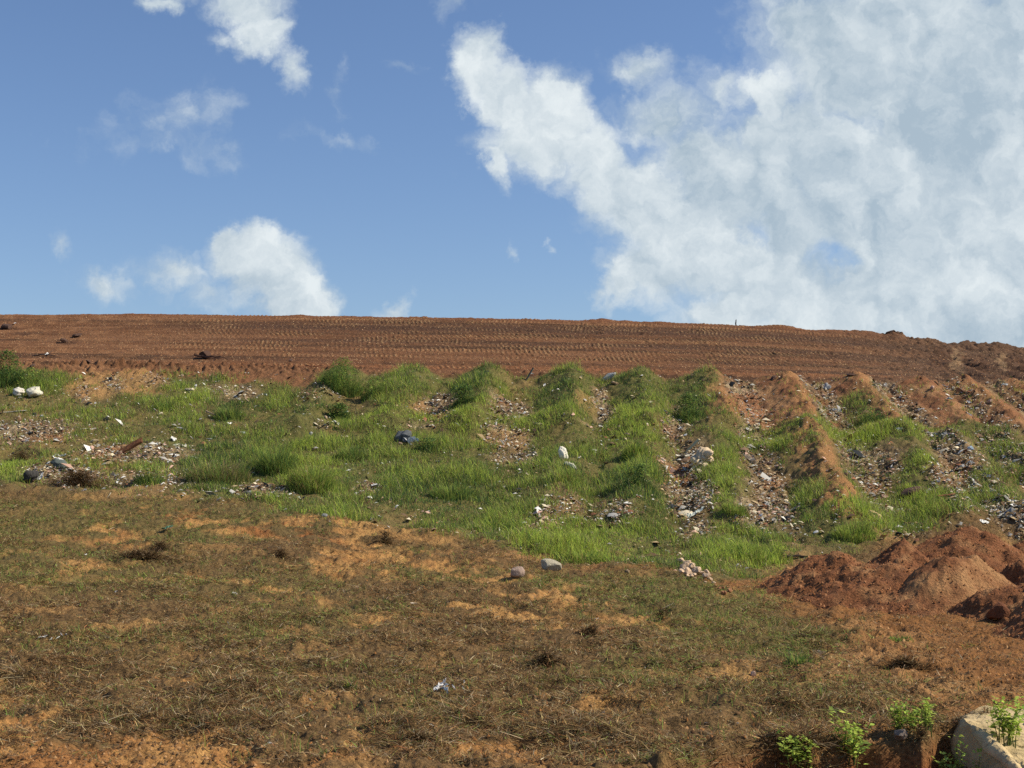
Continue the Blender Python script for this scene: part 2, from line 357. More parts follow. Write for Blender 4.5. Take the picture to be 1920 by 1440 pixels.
def gz(x, y):
    x = np.asarray(x, float); y = np.asarray(y, float)
    return bilin(Z, np.interp(y, YY, np.arange(ny)), np.interp(x/Wf(y), TT, np.arange(nx)))
def P(px, row, zadd=0.0):
    """where the line of sight through a point of the photograph meets the ground"""
    px = np.atleast_1d(np.asarray(px, float)); row = np.atleast_1d(np.asarray(row, float))
    u = (px-CX)/F; v = (CY-row)/F
    dx, dy, dz = u, cp-v*sp, sp+v*cp
    yq = np.linspace(7, 61, 1100)[None]
    xx = yq*(dx/dy)[:, None]; zz = CH+yq*(dz/dy)[:, None]
    hit = zz <= gz(xx, yq+0*xx)+zadd
    k = np.where(hit.any(1), hit.argmax(1), 1000)
    y = yq[0][k]; x = y*dx/dy
    return x, y, gz(x, y)
def gnormal(x, y, e=.12):
    a = (gz(x+e, y)-gz(x-e, y))/(2*e); b = (gz(x, y+e)-gz(x, y-e))/(2*e)
    n = np.array([-float(a), -float(b), 1.0]); return n/np.linalg.norm(n)

# ------------------------------------------------------------------ blades
def blades(x, y, z, L, W, az, lean, bend, C3):
    """one curved tapering blade per entry: 5 points, a quad and a triangle"""
    n = len(x); base = np.stack([x, y, z], -1)
    h = np.stack([np.cos(az), np.sin(az), np.zeros(n)], -1)
    up = np.array([0, 0, 1.0])
    l1 = lean; l2 = lean+bend
    d1 = h*np.sin(l1)[:, None]+up*np.cos(l1)[:, None]; d2 = h*np.sin(l2)[:, None]+up*np.cos(l2)[:, None]
    wa = az+np.pi/2+rng.normal(0, .5, n)
    w = np.stack([np.cos(wa), np.sin(wa), rng.normal(0, .25, n)], -1)*(W/2)[:, None]
    mid = base+d1*(L*.5)[:, None]; tip = mid+d2*(L*.5)[:, None]
    V = np.stack([base-w, base+w, mid+w*.8, mid-w*.8, tip], 1).reshape(-1, 3)
    b = (np.arange(n)*5)[:, None]
    fq = np.concatenate([b, b+1, b+2, b+3, b+3, b+2, b+4], 1)
    cc = np.repeat(C3, 5, 0)
    return V, fq.reshape(-1), np.tile([4, 3], n), cc
PAL = {k: np.array(v) for k, v in dict(straw=(.45, .32, .15), pale=(.56, .46, .29), brown=(.21, .13, .06), dbrown=(.085, .055, .03), grey=(.26, .205, .13), olive=(.22, .21, .07),
       green=(.20, .29, .07), bright=(.34, .42, .085), dark=(.075, .135, .055), lime=(.46, .58, .12), ygreen=(.42, .52, .095), dry=(.38, .33, .17), rust=(.30, .14, .06)).items()}
def pick(n, names, w):
    w = np.asarray(w, float); w = w/w.sum(-1, keepdims=True)
    A_ = np.stack([PAL[k] for k in names])
    if w.ndim == 1: idx = rng.choice(len(names), n, p=w)
    else: idx = (w.cumsum(1) < rng.random((n, 1))).sum(1).clip(0, len(names)-1)
    return A_[idx]*rng.uniform(.75, 1.3, (n, 1))*rng.uniform(.93, 1.07, (n, 3))

def scatter(n, y0, y1, power):
    u = rng.random(n); q = 1-power
    y = (y0**q+u*(y1**q-y0**q))**(1/q)
    x = rng.uniform(-.44, .46, n)*y
    return x, y
def fields(x, y):
    z = base_z(x, y); px, row = project(x, y, z)
    return masks(x, y, px, row), px, row

# meadow: matted dry mulch with sparse green
x, y = scatter(100000, 8.7, 31, 1.4)
m, px, row = fields(x, y)
clump = fbm(x, y, .9, 3, 3)
cov = (1-m['slope'])*(1-.90*np.clip(m['orange']*1.6, 0, 1))*(1-.88*np.clip(m['red'], 0, 1))*np.clip(.68+1.0*clump, .18, 1)*np.clip(.85+1.0*m['n2'], .35, 1)
keep = rng.random(len(x)) < cov
x, y, px, row, clump = x[keep], y[keep], px[keep], row[keep], clump[keep]
ol, n1k, n2k = m['olive'][keep], m['n1'][keep], m['n2'][keep]
K = 8
def expand(a): return np.repeat(a, K)
X1 = expand(x)+rng.normal(0, .05, len(x)*K); Y1 = expand(y)+rng.normal(0, .05, len(x)*K)
n = len(X1); fl_ = 2.6*noise(x*.35, y*.35, 6)+.8*noise(x*1.3, y*1.3, 2)+np.pi*(rng.random(len(x)) > .5)
az = expand(fl_)+rng.normal(0, 1.05, n)
tall = expand(np.clip(.75+.7*clump, .3, 1.6)); O = expand(ol)
fr = rng.random(n)
lean = np.where(fr < .78, rng.uniform(1.15, 1.5, n), rng.uniform(.3, 1.1, n))
Lg = np.where(fr < .78, rng.uniform(.035, .15, n)*np.where(rng.random(n) < .06, 1.9, 1), rng.uniform(.02, .07, n))*tall
Wd = rng.uniform(.0025, .0060, n)*(.7+expand(y)/22)
dk = np.clip(expand(m['n1'][keep])*1.4+expand(clump)*.6, -.3, 1)
gw = np.stack([.16-.08*O, .03+0*O, .50-.2*O, np.clip(.34-.1*O+.5*dk, .05, 2), .20+0*O, .09+.8*O, .02+.45*O, .10+0*O], 1)
cc = pick(n, ['straw', 'pale', 'brown', 'dbrown', 'grey', 'olive', 'green', 'rust'], gw)
V, Fq, Np, Cc = blades(X1, Y1, gz(X1, Y1)+rng.uniform(0, .035, n), Lg, Wd, az, lean, rng.uniform(-.2, .5, n), cc)
o = add_obj('dry_grass', make_mesh('dry_grass', V, Fq, Np, Cc), M_DRY)
tag(o, 'matted dry brown grass and straw mulch covering the lower meadow', None, None, 'stuff')
print('dry blades', n)

# slope: green grass
x, y = scatter(94000, 24, 45.3, .6)
m, px, row = fields(x, y)
clump = fbm(x, y, 1.1, 3, 2)
gcov = np.clip(m['green']*1.1, 0, 1)
keep = rng.random(len(x)) < np.clip(gcov**1.4*(.95+.9*clump)+.10*m['slope'], 0, 1)*(1-m['band'])
x, y, px, row, clump, gg = x[keep], y[keep], px[keep], row[keep], clump[keep], gcov[keep]
n1k, n2k = m['n1'][keep], m['n2'][keep]
BRI = [(870, 795, 200, 28), (1190, 830, 60, 80), (580, 880, 60, 45), (1560, 830, 240, 16), (350, 748, 50, 20), (1400, 1050, 80, 22), (1610, 990, 50, 45), (1730, 930, 40, 50), (1090, 1020, 140, 40), (20, 880, 60, 20), (1370, 960, 30, 90), (700, 790, 80, 20), (1540, 835, 50, 16)]
DRK = [(20, 690, 40, 30), (380, 705, 60, 12), (640, 700, 50, 30), (1040, 755, 55, 34), (880, 745, 50, 30), (1180, 750, 40, 36), (630, 775, 40, 20), (1290, 775, 30, 40), (440, 765, 60, 20), (1190, 930, 60, 60), (1400, 1022, 45, 14), (400, 870, 90, 50), (1630, 775, 30, 20), (820, 930, 120, 30), (1130, 895, 60, 30)]
bri = expand(blobs(px, row, BRI)); drk = expand(blobs(px, row, DRK))
X1 = expand(x)+rng.normal(0, .09, len(x)*K); Y1 = expand(y)+rng.normal(0, .09, len(x)*K); n = len(X1)
az = expand(rng.uniform(0, 2*np.pi, len(x)))+rng.normal(0, .8, n)
c1 = expand(clump+.8*fbm(x, y, 3.1, 3, 5)); c2 = expand(n2k+.5*n1k); G_ = expand(gg)
Lg = rng.uniform(.08, .26, n)*np.clip(.8+1.1*c1, .3, 2.1)*np.where(rng.random(n) < .02, 1.8, 1)*(.6+.4*G_)*np.where(expand(y) > 44, .7, 1)
Wd = rng.uniform(.006, .014, n)
w = np.stack([.16+.3*np.clip(-c2, 0, 1), .05+0*G_, .34+.5*np.clip(c2, -.5, 1), .50-.3*bri+0*G_, .16+1.5*bri+.9*np.clip(c1, 0, 1), .16+1.0*drk+1.0*np.clip(-c1, 0, 1)], 1).clip(.01, None)
cc = pick(n, ['dry', 'brown', 'olive', 'green', 'ygreen', 'dark'], w)
V, Fq, Np, Cc = blades(X1, Y1, gz(X1, Y1)-.01, Lg, Wd, az, rng.uniform(.05, .8, n), rng.uniform(.1, .8, n), cc)
o = add_obj('green_grass', make_mesh('green_grass', V, Fq, Np, Cc), M_GRASS)
tag(o, 'green grass growing over the trash slope and its ridges', None, None, 'stuff')
print('green blades', n)

# thin green tufts over the meadow
x, y = scatter(15000, 8.8, 30, 1.2)
m, px, row = fields(x, y)
keep = rng.random(len(x)) < np.clip(m['olive']*.75+.05+.35*blobs(px, row, [(1500, 1230, 60, 30), (1690, 1190, 40, 12), (1000, 1270, 60, 60, .3), (660, 1280, 14, 20), (1560, 1330, 60, 14), (1300, 1430, 60, 14), (1650, 1120, 30, 10, 1), (1340, 1130, 120, 40), (900, 1060, 120, 20), (1080, 1060, 40, 14, 1.5)]), 0, 1)*(1-m['slope'])*(1-.9*np.clip(m['red']+m['orange'], 0, 1))
x, y = x[keep], y[keep]
K = 9
X1 = expand(x)+rng.normal(0, .035, len(x)*K); Y1 = expand(y)+rng.normal(0, .035, len(x)*K); n = len(X1)
sz = expand(rng.uniform(.5, 1.5, len(x)))
cc = pick(n, ['green', 'bright', 'olive', 'dark', 'straw'], [.3, .14, .45, .12, .15])
V, Fq, Np, Cc = blades(X1, Y1, gz(X1, Y1)-.005, rng.uniform(.04, .11, n)*sz, rng.uniform(.003, .006, n)*(.7+expand(y)/25), rng.uniform(0, 6.28, n), rng.uniform(.1, .9, n), rng.uniform(.1, .8, n), cc)
o = add_obj('sparse_grass', make_mesh('sparse_grass', V, Fq, Np, Cc), M_GRASS)
tag(o, 'sparse green grass tufts among the dry meadow mulch', None, None, 'stuff')

# ------------------------------------------------------------------ soil heaps
HP = []
def heap(px, yv, H, Rx, Ry, label, seed, flat=0.0, rotz=0.0, light=0.0):
    xc = (px-CX)*yv/F
    nn = 150
    e = 1.25
    a, b = np.meshgrid(np.linspace(-e, e, nn), np.linspace(-e, e, nn), indexing='ij')
    th = np.arctan2(b, a); r = np.sqrt(a*a+b*b)
    rr = r*(1+.16*noise(np.cos(th)*1.3+seed, np.sin(th)*1.3, seed)+.06*noise(np.cos(th)*4+seed, np.sin(th)*4, seed))
    ca, sa = math.cos(rotz), math.sin(rotz)
    xw = xc+a*Rx*ca-b*Ry*sa; yw = yv+a*Rx*sa+b*Ry*ca
    prof = np.clip(1-rr, -.4, 1)
    prof = np.where(prof > 0, prof**.9, prof)
    prof = np.minimum(prof, (1-flat)+.25*prof*flat)/((1-flat)+.25*flat if flat else 1)
    n_ = .06*fbm(xw, yw, .7, 3, seed)+.020*fbm(xw, yw, .16, 4, seed+1, .6)
    z = gz(xw, yw)+H*prof+n_*(1-.7*(light > 0))*np.clip(prof*3+.15, 0, 1)-.02
    kk = np.argwhere(prof > .02); kk = kk[rng.integers(0, len(kk), int((300 if light > 0 else 600)*Rx*Ry))]; HP.append(np.stack([xw, yw, z], -1)[kk[:, 0], kk[:, 1]]+rng.normal(0, .01, (len(kk), 3))*(1, 1, 0))
    f = fbm(xw, yw, .4, 4, seed+2); f2 = noise(xw*12, yw*12, 3)
    c = lerp3(lerp3(np.broadcast_to(np.array((.235, .095, .040)), a.shape+(3,)), (.38, .205, .09), np.clip(f*.9+light, 0, 1)), (.15, .065, .028), np.clip(.4*f2-.4*f, 0, 1))
    me = make_mesh('dirt_mound', np.stack([xw-xc, yw-yv, z-float(gz(xc, yv))], -1), grid_faces(nn, nn), np.full((nn-1)**2, 4), c.reshape(-1, 3))
    o = add_obj('dirt_mound', me, M_HEAP, smooth=True); o.location = (xc, yv, float(gz(xc, yv)))
    return tag(o, label, 'dirt mound', 'heaps of freshly dug red soil')
heap(1806, 22.4, 1.02, 1.9, 1.9, 'tallest pointed red soil mound at the back of the heaps', 1)
heap(1960, 22.8, .92, 1.5, 1.6, 'broad red soil mound behind, cut by the right edge', 2)
heap(1562, 20.9, .66, 1.15, 1.7, 'leftmost red soil mound beside the green grass and dark log', 3)
heap(1690, 21.9, .78, .95, 1.5, 'small peaked red soil mound between the leftmost and the tallest', 4)
heap(1660, 19.9, .56, 1.6, 2.0, 'low red soil shoulder sloping forward between the left heaps', 5)
heap(1783, 19.3, .66, .85, 1.6, 'smooth light orange topped soil mound with a sharp lit edge', 6, .30, math.radians(-42), .55)
heap(1905, 20.3, .60, .55, .8, 'small rounded red soil mound right of the light topped one', 7)
heap(1940, 17.6, .52, 1.0, 1.4, 'low crumbly red soil mound nearest the right edge', 0)
heap(1985, 15.6, .42, .7, .9, 'nearest low soil mound, mostly cut off by the right edge', 5)

# ------------------------------------------------------------------ prototypes for loose things
def finish(bm, name):
    me = bpy.data.meshes.new(name); bm.to_mesh(me); bm.free(); return me
def scrap_mesh(seed, nx_=9, ny_=7, crum=.16, thick=.012, asp=.7):
    r = random.Random(seed); bm = bmesh.new()
    ph = [r.uniform(0, 6.28) for _ in range(10)]
    def f(u, v):
        t = math.atan2(v, u); rad = 1+.18*math.sin(2*t+ph[0])+.14*math.sin(3*t+ph[1])+.1*math.sin(5*t+ph[2])+.06*math.sin(9*t+ph[9])
        x_, y_ = u*rad*.5, v*rad*.5*asp
        z_ = crum*(.5*math.sin(5*u+ph[3]+2*v)+.5*math.sin(6*v+ph[4]-2*u)+.35*math.sin(11*u+7*v+ph[5])+.3*abs(math.sin(7*u-5*v+ph[6])))*.5+crum*.5*u*v*math.sin(ph[7])
        return x_, y_, z_
    top = {}; bot = {}
    for i in range(nx_):
        for j in range(ny_):
            u, v = -1+2*i/(nx_-1), -1+2*j/(ny_-1)
            q = f(u*math.sqrt(1-v*v/2), v*math.sqrt(1-u*u/2))
            top[i, j] = bm.verts.new(q); bot[i, j] = bm.verts.new((q[0], q[1], q[2]-thick))
    for i in range(nx_-1):
        for j in range(ny_-1):
            bm.faces.new((top[i, j], top[i+1, j], top[i+1, j+1], top[i, j+1])); bm.faces.new((bot[i, j], bot[i, j+1], bot[i+1, j+1], bot[i+1, j]))
    for i in range(nx_-1):
        for j in (0, ny_-1):
            q = (top[i, j], top[i+1, j], bot[i+1, j], bot[i, j]); bm.faces.new(q if j else q[::-1])
    for j in range(ny_-1):
        for i in (0, nx_-1):
            q = (top[i, j], top[i, j+1], bot[i, j+1], bot[i, j]); bm.faces.new(q if not i else q[::-1])
    return finish(bm, 'scrap')
def lump_mesh(seed, sub=3, rough=.2, fold=.12, flat=.7, cuts=0):
    r = random.Random(seed); bm = bmesh.new(); bmesh.ops.create_icosphere(bm, subdivisions=sub, radius=.5)
    ph = [r.uniform(0, 6.28) for _ in range(12)]; k = [r.uniform(-4, 4) for _ in range(12)]
    for v in bm.verts:
        a, b, c = v.co*2
        s = 1+rough*(math.sin(k[0]*a+k[1]*b+ph[0])+math.sin(k[2]*b+k[3]*c+ph[1])+.6*math.sin(2*k[4]*c+2*k[5]*a+ph[2]))*.6
        s -= fold*abs(math.sin(3*k[6]*a+2*k[7]*b+3*k[8]*c+ph[3]))+fold*.5*abs(math.sin(6*k[9]*b+5*k[10]*a+ph[4]))
        v.co *= s
    from mathutils import Vector
    for q in range(cuts):
        n_ = Vector((r.gauss(0, 1), r.gauss(0, 1), r.gauss(0, .8))).normalized(); dd = r.uniform(.28, .40)
        for v in bm.verts:
            e = v.co.dot(n_)-dd
            if e > 0: v.co -= n_*e*.92
    for v in bm.verts: v.co.z *= flat
    return finish(bm, 'lump')
def stick_mesh(seed, L=1.0, r0=.022, bend=.12, seg=9, side=6, fork=False):
    r = random.Random(seed); bm = bmesh.new()
    def tube(p0, d, L, r0, r1):
        prev = None; p = list(p0); a = d
        for i in range(seg+1):
            t = i/seg; rad = r0+(r1-r0)*t
            ring = []
            for q in range(side):
                an = 2*math.pi*q/side
                ring.append(bm.verts.new((p[0]-math.sin(a)*rad*math.cos(an), p[1]+math.cos(a)*rad*math.cos(an), p[2]+rad*math.sin(an))))
            if prev:
                for q in range(side): bm.faces.new((prev[q], prev[(q+1) % side], ring[(q+1) % side], ring[q]))
            else: bm.faces.new(ring[::-1])
            prev = ring; a += r.uniform(-bend, bend)*1.6
            p[0] += math.cos(a)*L/seg; p[1] += math.sin(a)*L/seg; p[2] += r.uniform(-.012, .014)*bend/.12
        bm.faces.new(prev); return p
    tube((-L/2, 0, 0), 0, L, r0, r0*.45)
    if fork:
        for q in range(3):
            tube((-L/2+L*(.3+.18*q), 0, 0), r.choice((-1, 1))*r.uniform(.4, .9), L*.4, r0*.5, r0*.2)
    return finish(bm, 'stick')
def plank_mesh(seed, L=1, W=.22, T=.05):
    r = random.Random(seed); bm = bmesh.new(); bmesh.ops.create_cube(bm, size=1)
    for v in bm.verts: v.co.x *= L*(1+r.uniform(-.08, .05)); v.co.y *= W*(1+r.uniform(-.1, .1)); v.co.z *= T
    bmesh.ops.subdivide_edges(bm, edges=[e for e in bm.edges if abs(e.verts[0].co.x-e.verts[1].co.x) > .3*L], cuts=6)
    for v in bm.verts: v.co.y += r.uniform(-.01, .01)*L; v.co.z += .03*L*math.sin(v.co.x*2/L)+r.uniform(-.006, .006)*L
    bmesh.ops.bevel(bm, geom=bm.edges[:], offset=.006*L, segments=1, affect='EDGES')
    return finish(bm, 'plank')
SCR = [scrap_mesh(i, asp=.45+.07*(i % 6), crum=.10+.05*(i % 4)) for i in range(12)]
BAG = [lump_mesh(40+i, 4, .22, .18, .7) for i in range(6)]
RCK = [lump_mesh(80+i, 3, .14, .03, .75, 7) for i in range(8)]
STK = [stick_mesh(120+i, 1, .022+.006*(i % 3), .06+.07*(i % 4)) for i in range(8)]
FRK = [stick_mesh(140+i, 1, .02, .12, fork=True) for i in range(3)]
PLK = [plank_mesh(160+i, 1, .16+.06*(i % 3), .045) for i in range(4)]
CLO = [lump_mesh(200+i, 5, .30, .34, .42) for i in range(4)]
for L_, m_ in ((SCR, M_LITTER), (BAG, M_LITTER), (RCK, M_ROCK), (STK, M_WOOD), (FRK, M_WOOD), (PLK, M_WOOD), (CLO, M_LITTER)):
    for me in L_: me.materials.append(m_)
for L_ in (BAG, CLO):
    for me in L_: me.polygons.foreach_set('use_smooth', np.ones(len(me.polygons), bool))
from mathutils import Vector, Matrix, Euler, Quaternion
def put(me, name, px, row, wpx, rgb, label, cat, group=None, rot=None, tilt=.25, squash=(1, 1, 1), lift=0.0, stand=None, loc=None):
    if loc is None:
        x_, y_, z_ = [float(q[0]) for q in P(px, row)]
    else: x_, y_, z_ = loc
    s = wpx*y_/F
    o = bpy.data.objects.new(name, me); col.objects.link(o)
    n_ = Vector(gnormal(x_, y_)); q = Vector((0, 0, 1)).rotation_difference(n_)
    rz = random.uniform(0, 6.28) if rot is None else math.radians(rot)
    e = Euler((random.uniform(-tilt, tilt), random.uniform(-tilt, tilt), 0)).to_quaternion()
    if stand is not None: q = Quaternion(); e = Euler((0, math.radians(-stand), 0)).to_quaternion()
    o.rotation_mode = 'QUATERNION'; o.rotation_quaternion = q @ Quaternion((0, 0, 1), rz) @ e
    o.scale = (s*squash[0], s*squash[1], s*squash[2]); o.location = (x_, y_, z_+lift*s)
    o.color = (*rgb, 1)
    return tag(o, label, cat, group)
WHT, CRM, TAN, GRY, BLK, PNK, BRN, RST, BLU = (.72, .71, .66), (.66, .58, .42), (.45, .34, .2), (.36, .36, .36), (.045, .05, .055), (.55, .36, .28), (.17, .09, .05), (.28, .12, .06), (.28, .38, .45)

# ---- the things that stand out
put(BAG[0], 'plastic_bag', 35, 741, 28, (.60, .57, .5), 'left one of two full white bags half hidden in grass', 'plastic bag', 'white bags in the grass', lift=.25)
put(BAG[1], 'plastic_bag', 65, 745, 30, (.58, .55, .44), 'rounder right one of two full white bags in the grass', 'plastic bag', 'white bags in the grass', lift=.28)
put(PLK[0], 'flat_board', 28, 772, 44, (.5, .48, .42), 'flat grey board lying left on the grass below the white bags', 'board', rot=8, squash=(1, 2.6, .6))
put(CLO[0], 'tarpaulin', 757, 827, 34, (.10, .11, .12), 'crumpled black tarpaulin with pale edge in green grass', 'tarpaulin', rot=-25, lift=.18, squash=(1, 1, 1.4))
put(SCR[2], 'plastic_sheet', 770, 832, 38, (.62, .64, .62), 'torn grey plastic sheet on the right side of the black tarpaulin', 'plastic sheet', rot=-50, lift=.2, squash=(1, .5, 1.5))
b0 = put(BAG[2], 'plastic_bag', 1056, 862, 24, (.78, .74, .62), 'tall cream white bag standing crumpled in green grass', 'plastic bag', rot=20, lift=.45, squash=(.7, .6, 1.9))
put(CLO[1], 'plastic_sheet', 1068, 876, 30, (.76, .73, .6), 'cream sheet trailing down from the tall crumpled bag', 'plastic sheet', rot=-40, lift=.1, squash=(1, .4, .8))
put(SCR[4], 'paper_scrap', 970, 853, 16, WHT, 'bright white scrap left of the tall crumpled bag', 'scrap', rot=-20)
put(SCR[1], 'paper_scrap', 1013, 795, 15, CRM, 'cream scrap alone on the bright green berm', 'scrap', rot=-20)
put(CLO[2], 'foam_sheet', 1308, 880, 50, (.66, .54, .36), 'big folded cream foam sheet on the dark furrow', 'foam sheet', rot=10, lift=.22, squash=(1, 1, 1.5))
put(CLO[3], 'foam_sheet', 1322, 872, 40, (.62, .48, .32), 'smaller folded tan foam sheet atop the big cream one', 'foam sheet', rot=70, lift=.45, squash=(1, 1, 1.4))
put(PLK[1], 'wooden_plank', 1296, 843, 44, (.6, .5, .28), 'yellowish plank lying behind the folded foam sheets', 'plank', rot=2, lift=.1)
put(SCR[5], 'paper_scrap', 1286, 855, 34, (.7, .64, .5), 'long cream scrap between plank and folded foam', 'scrap', rot=5, squash=(1, .6, 1))
put(SCR[3], 'paper_scrap', 1304, 967, 34, (.70, .72, .60), 'pale oval sheet with a wire at its side below the furrow', 'sheet', rot=18, lift=.12, squash=(1, .75, .8))
put(STK[3], 'bent_stick', 1323, 975, 26, TAN, 'thin curved wire hanging beside the pale oval sheet', 'wire', rot=-70, lift=.1)
put(SCR[7], 'paper_scrap', 1252, 1034, 14, WHT, 'narrow white scrap on green grass above the pale rubble heap', 'scrap', rot=-50, squash=(1, .6, 1))
put(SCR[8], 'plastic_sheet', 1025, 1021, 42, (.62, .6, .48), 'long flat pale sheet at the foot of the green slope', 'sheet', rot=3, squash=(1, .8, 1))
put(BAG[3], 'stone', 1035, 1064, 46, (.36, .34, .28), 'placeholder', 'stone')
bpy.data.objects.remove(bpy.data.objects['stone'])
put(RCK[0], 'stone', 1032, 1068, 44, (.42, .38, .28), 'long pale grey stone tilted in grass with a sunlit end', 'stone', rot=20, lift=.16, squash=(1.1, .7, .75))
put(RCK[1], 'stone', 968, 1082, 32, (.34, .25, .20), 'rounded pinkish brown stone left of the long pale stone', 'stone', rot=10, lift=.25)
put(RCK[2], 'stone', 1688, 1391, 30, (.24, .19, .15), 'grey brown stone on the cut bank left of the boulder', 'stone', lift=.3)
put(RCK[3], 'stone', 1413, 1268, 14, (.45, .3, .22), 'small tan stone on the dry mulch', 'stone', lift=.3)
put(RCK[5], 'dirt_clod', 1876, 1168, 60, (.15, .06, .03), 'dark squared soil block jutting from the heap at right', 'dirt clod', rot=5, lift=.3, squash=(1, .8, .9))
put(RCK[6], 'stone', 1708, 932, 60, (.12, .075, .055), 'flat dark slab poking from the green ridge', 'stone', rot=0, lift=.15, squash=(1, .5, .4))
put(PLK[2], 'wooden_post', 993, 714, 30, (.13, .13, .1), 'short dark post leaning at the top edge of the green ridges', 'post', rot=20, stand=55, lift=.4)
put(SCR[6], 'paper_scrap', 997, 705, 9, WHT, 'small white scrap caught on top of the leaning post', 'scrap', lift=.5, loc=None)
put(RCK[4], 'rubble_block', 1141, 712, 34, (.40, .40, .38), 'grey crumpled rubble block between two ridge tops', 'rubble', rot=5, lift=.15, squash=(1, .7, .6))
put(STK[0], 'log', 1500, 1050, 52, (.06, .045, .035), 'dark log lying between green grass and the leftmost soil mound', 'log', rot=4, lift=.05, squash=(1, 2.5, 2.5))
# logs / roots near the upper left
put(FRK[0], 'tree_root', 392, 677, 60, (.10, .055, .04), 'dark torn tree root pushed up on the foot of the dirt face', 'tree root', rot=-10, lift=.12, squash=(1, 1.5, 2.2))
put(RCK[7], 'dirt_clod', 385, 672, 26, (.09, .05, .035), 'dark soil clod caught on the torn tree root', 'dirt clod', lift=.25)
put(FRK[1], 'tree_root', 590, 690, 34, (.14, .06, .035), 'reddish root stub right of the torn tree root', 'tree root', rot=25, lift=.12, squash=(1, 1.5, 2))
put(FRK[2], 'tree_root', 84, 668, 46, (.10, .065, .05), 'dark branch lying above the left green bank', 'tree root', rot=8, lift=.05, squash=(1, 1.5, 2))
put(SCR[0], 'paper_scrap', 88, 670, 13, WHT, 'white scrap on the dark branch above the left green bank', 'scrap', lift=.5)
put(SCR[9], 'paper_scrap', 28, 609, 7, WHT, 'tiny white speck of paper high on the graded dirt', 'scrap', lift=.4)
put(PLK[3], 'rusty_sheet', 240, 850, 62, (.20, .085, .04), 'rusty brown metal sheet propped on the trash patch', 'metal sheet', rot=12, lift=.16, squash=(1, 1.6, 1.5), tilt=.5)
put(STK[1], 'branch', 270, 833, 26, (.2, .13, .09), 'bare branch reaching up behind the rusty sheet', 'branch', rot=-30, lift=.2)
put(SCR[10], 'paper_scrap', 326, 828, 16, WHT, 'upper bright white scrap right of the rusty sheet', 'scrap', lift=.3)
put(SCR[11], 'paper_scrap', 336, 836, 26, (.7, .66, .52), 'lower long cream scrap right of the rusty sheet', 'scrap', rot=5)
put(BAG[4], 'rubbish_sack', 110, 876, 38, (.10, .12, .11), 'dark green sack under a white scrap on the brush pile', 'sack', rot=0, lift=.15, squash=(1, .8, .7))
put(SCR[2], 'paper_scrap', 108, 871, 22, WHT, 'bright white scrap across the dark green sack', 'scrap', rot=-10, lift=.45)
put(BAG[5], 'rubbish_sack', 57, 905, 34, (.05, .048, .045), 'round black sack left of the brush pile', 'sack', lift=.3)
put(SCR[4], 'paper_scrap', 76, 903, 15, WHT, 'grey white scrap on the right side of the round black sack', 'scrap', lift=.6, stand=50)
put(SCR[6], 'paper_scrap', 431, 798, 14, WHT, 'bright white block shaped scrap beside a fallen branch', 'scrap', lift=.25)
put(STK[2], 'branch', 402, 783, 46, (.45, .33, .22), 'pale fallen branch slanting down to the white scrap', 'branch', rot=-38, lift=.05)
put(SCR[0], 'plastic_sheet', 455, 811, 15, (.5, .55, .58), 'bluish flat scrap below the fallen branch', 'scrap', rot=10)
put(SCR[8], 'paper_scrap', 167, 805, 26, (.72, .62, .5), 'long pale scrap right of the left trash patch', 'scrap', rot=5, squash=(1, .5, 1))
put(SCR[3], 'paper_scrap', 112, 855, 24, WHT, 'thin white strip beside the dug hollow', 'scrap', rot=-2, squash=(1, .5, 1))
put(SCR[5], 'paper_scrap', 140, 862, 16, (.7, .66, .55), 'cream scrap right of the thin white strip', 'scrap', rot=8, squash=(1, .6, 1))
put(SCR[7], 'paper_scrap', 497, 741, 16, WHT, 'white scrap in the soil patch above the tall green grass', 'scrap')
put(CLO[0], 'foam_lump', 1641, 975, 30, (.70, .50, .30), 'orange cream foam lump beside the bright green grass', 'foam lump', lift=.2, squash=(1, 1, 1.2))
put(SCR[1], 'paper_scrap', 1657, 983, 18, (.65, .65, .6), 'pale scrap below the orange cream foam lump', 'scrap')
put(SCR[9], 'paper_scrap', 1845, 982, 20, WHT, 'white scrap behind the tallest soil mound', 'scrap', lift=.2)
put(SCR[10], 'paper_scrap', 1664, 1123, 11, (.75, .76, .74), 'small bright white cup shaped scrap on red soil', 'scrap', lift=.5, stand=40)
put(SCR[11], 'paper_scrap', 1541, 1226, 30, (.6, .5, .42), 'pale flat scrap on bare soil in the meadow', 'scrap', rot=-8, squash=(1, .5, .6))
put(PLK[1], 'wooden_plank', 808, 1364, 20, (.62, .58, .48), 'short white plank piece on orange soil in the mulch', 'plank', rot=-38, lift=.1, squash=(1, 1.1, 1))
put(STK[4], 'bent_stick', 868, 1360, 26, (.5, .38, .26), 'tan stick right of the short white plank piece', 'stick', rot=35, lift=.05)
put(STK[5], 'bent_stick', 1240, 1149, 60, (.5, .42, .25), 'long straw coloured stick at the edge of the olive grass', 'stick', rot=0, lift=.03)
put(STK[6], 'bent_stick', 1010, 1165, 90, (.12, .07, .045), 'long dark stick lying across the meadow', 'stick', rot=-14, lift=.03, squash=(1, .7, .7))
put(SCR[4], 'paper_scrap', 951, 1135, 10, WHT, 'small white scrap in the middle of the meadow', 'scrap', lift=.3)
put(SCR[1], 'paper_scrap', 775, 1135, 14, (.6, .52, .42), 'pale scrap in orange soil left of the meadow middle', 'scrap', lift=.2)
put(SCR[2], 'plastic_sheet', 312, 994, 20, (.10, .2, .13), 'small dark green plastic piece on the left meadow', 'plastic piece', rot=0, lift=.2)
put(SCR[0], 'paper_scrap', 320, 993, 7, (.6, .66, .6), 'pale tip scrap beside the dark green plastic piece', 'scrap', lift=.4)
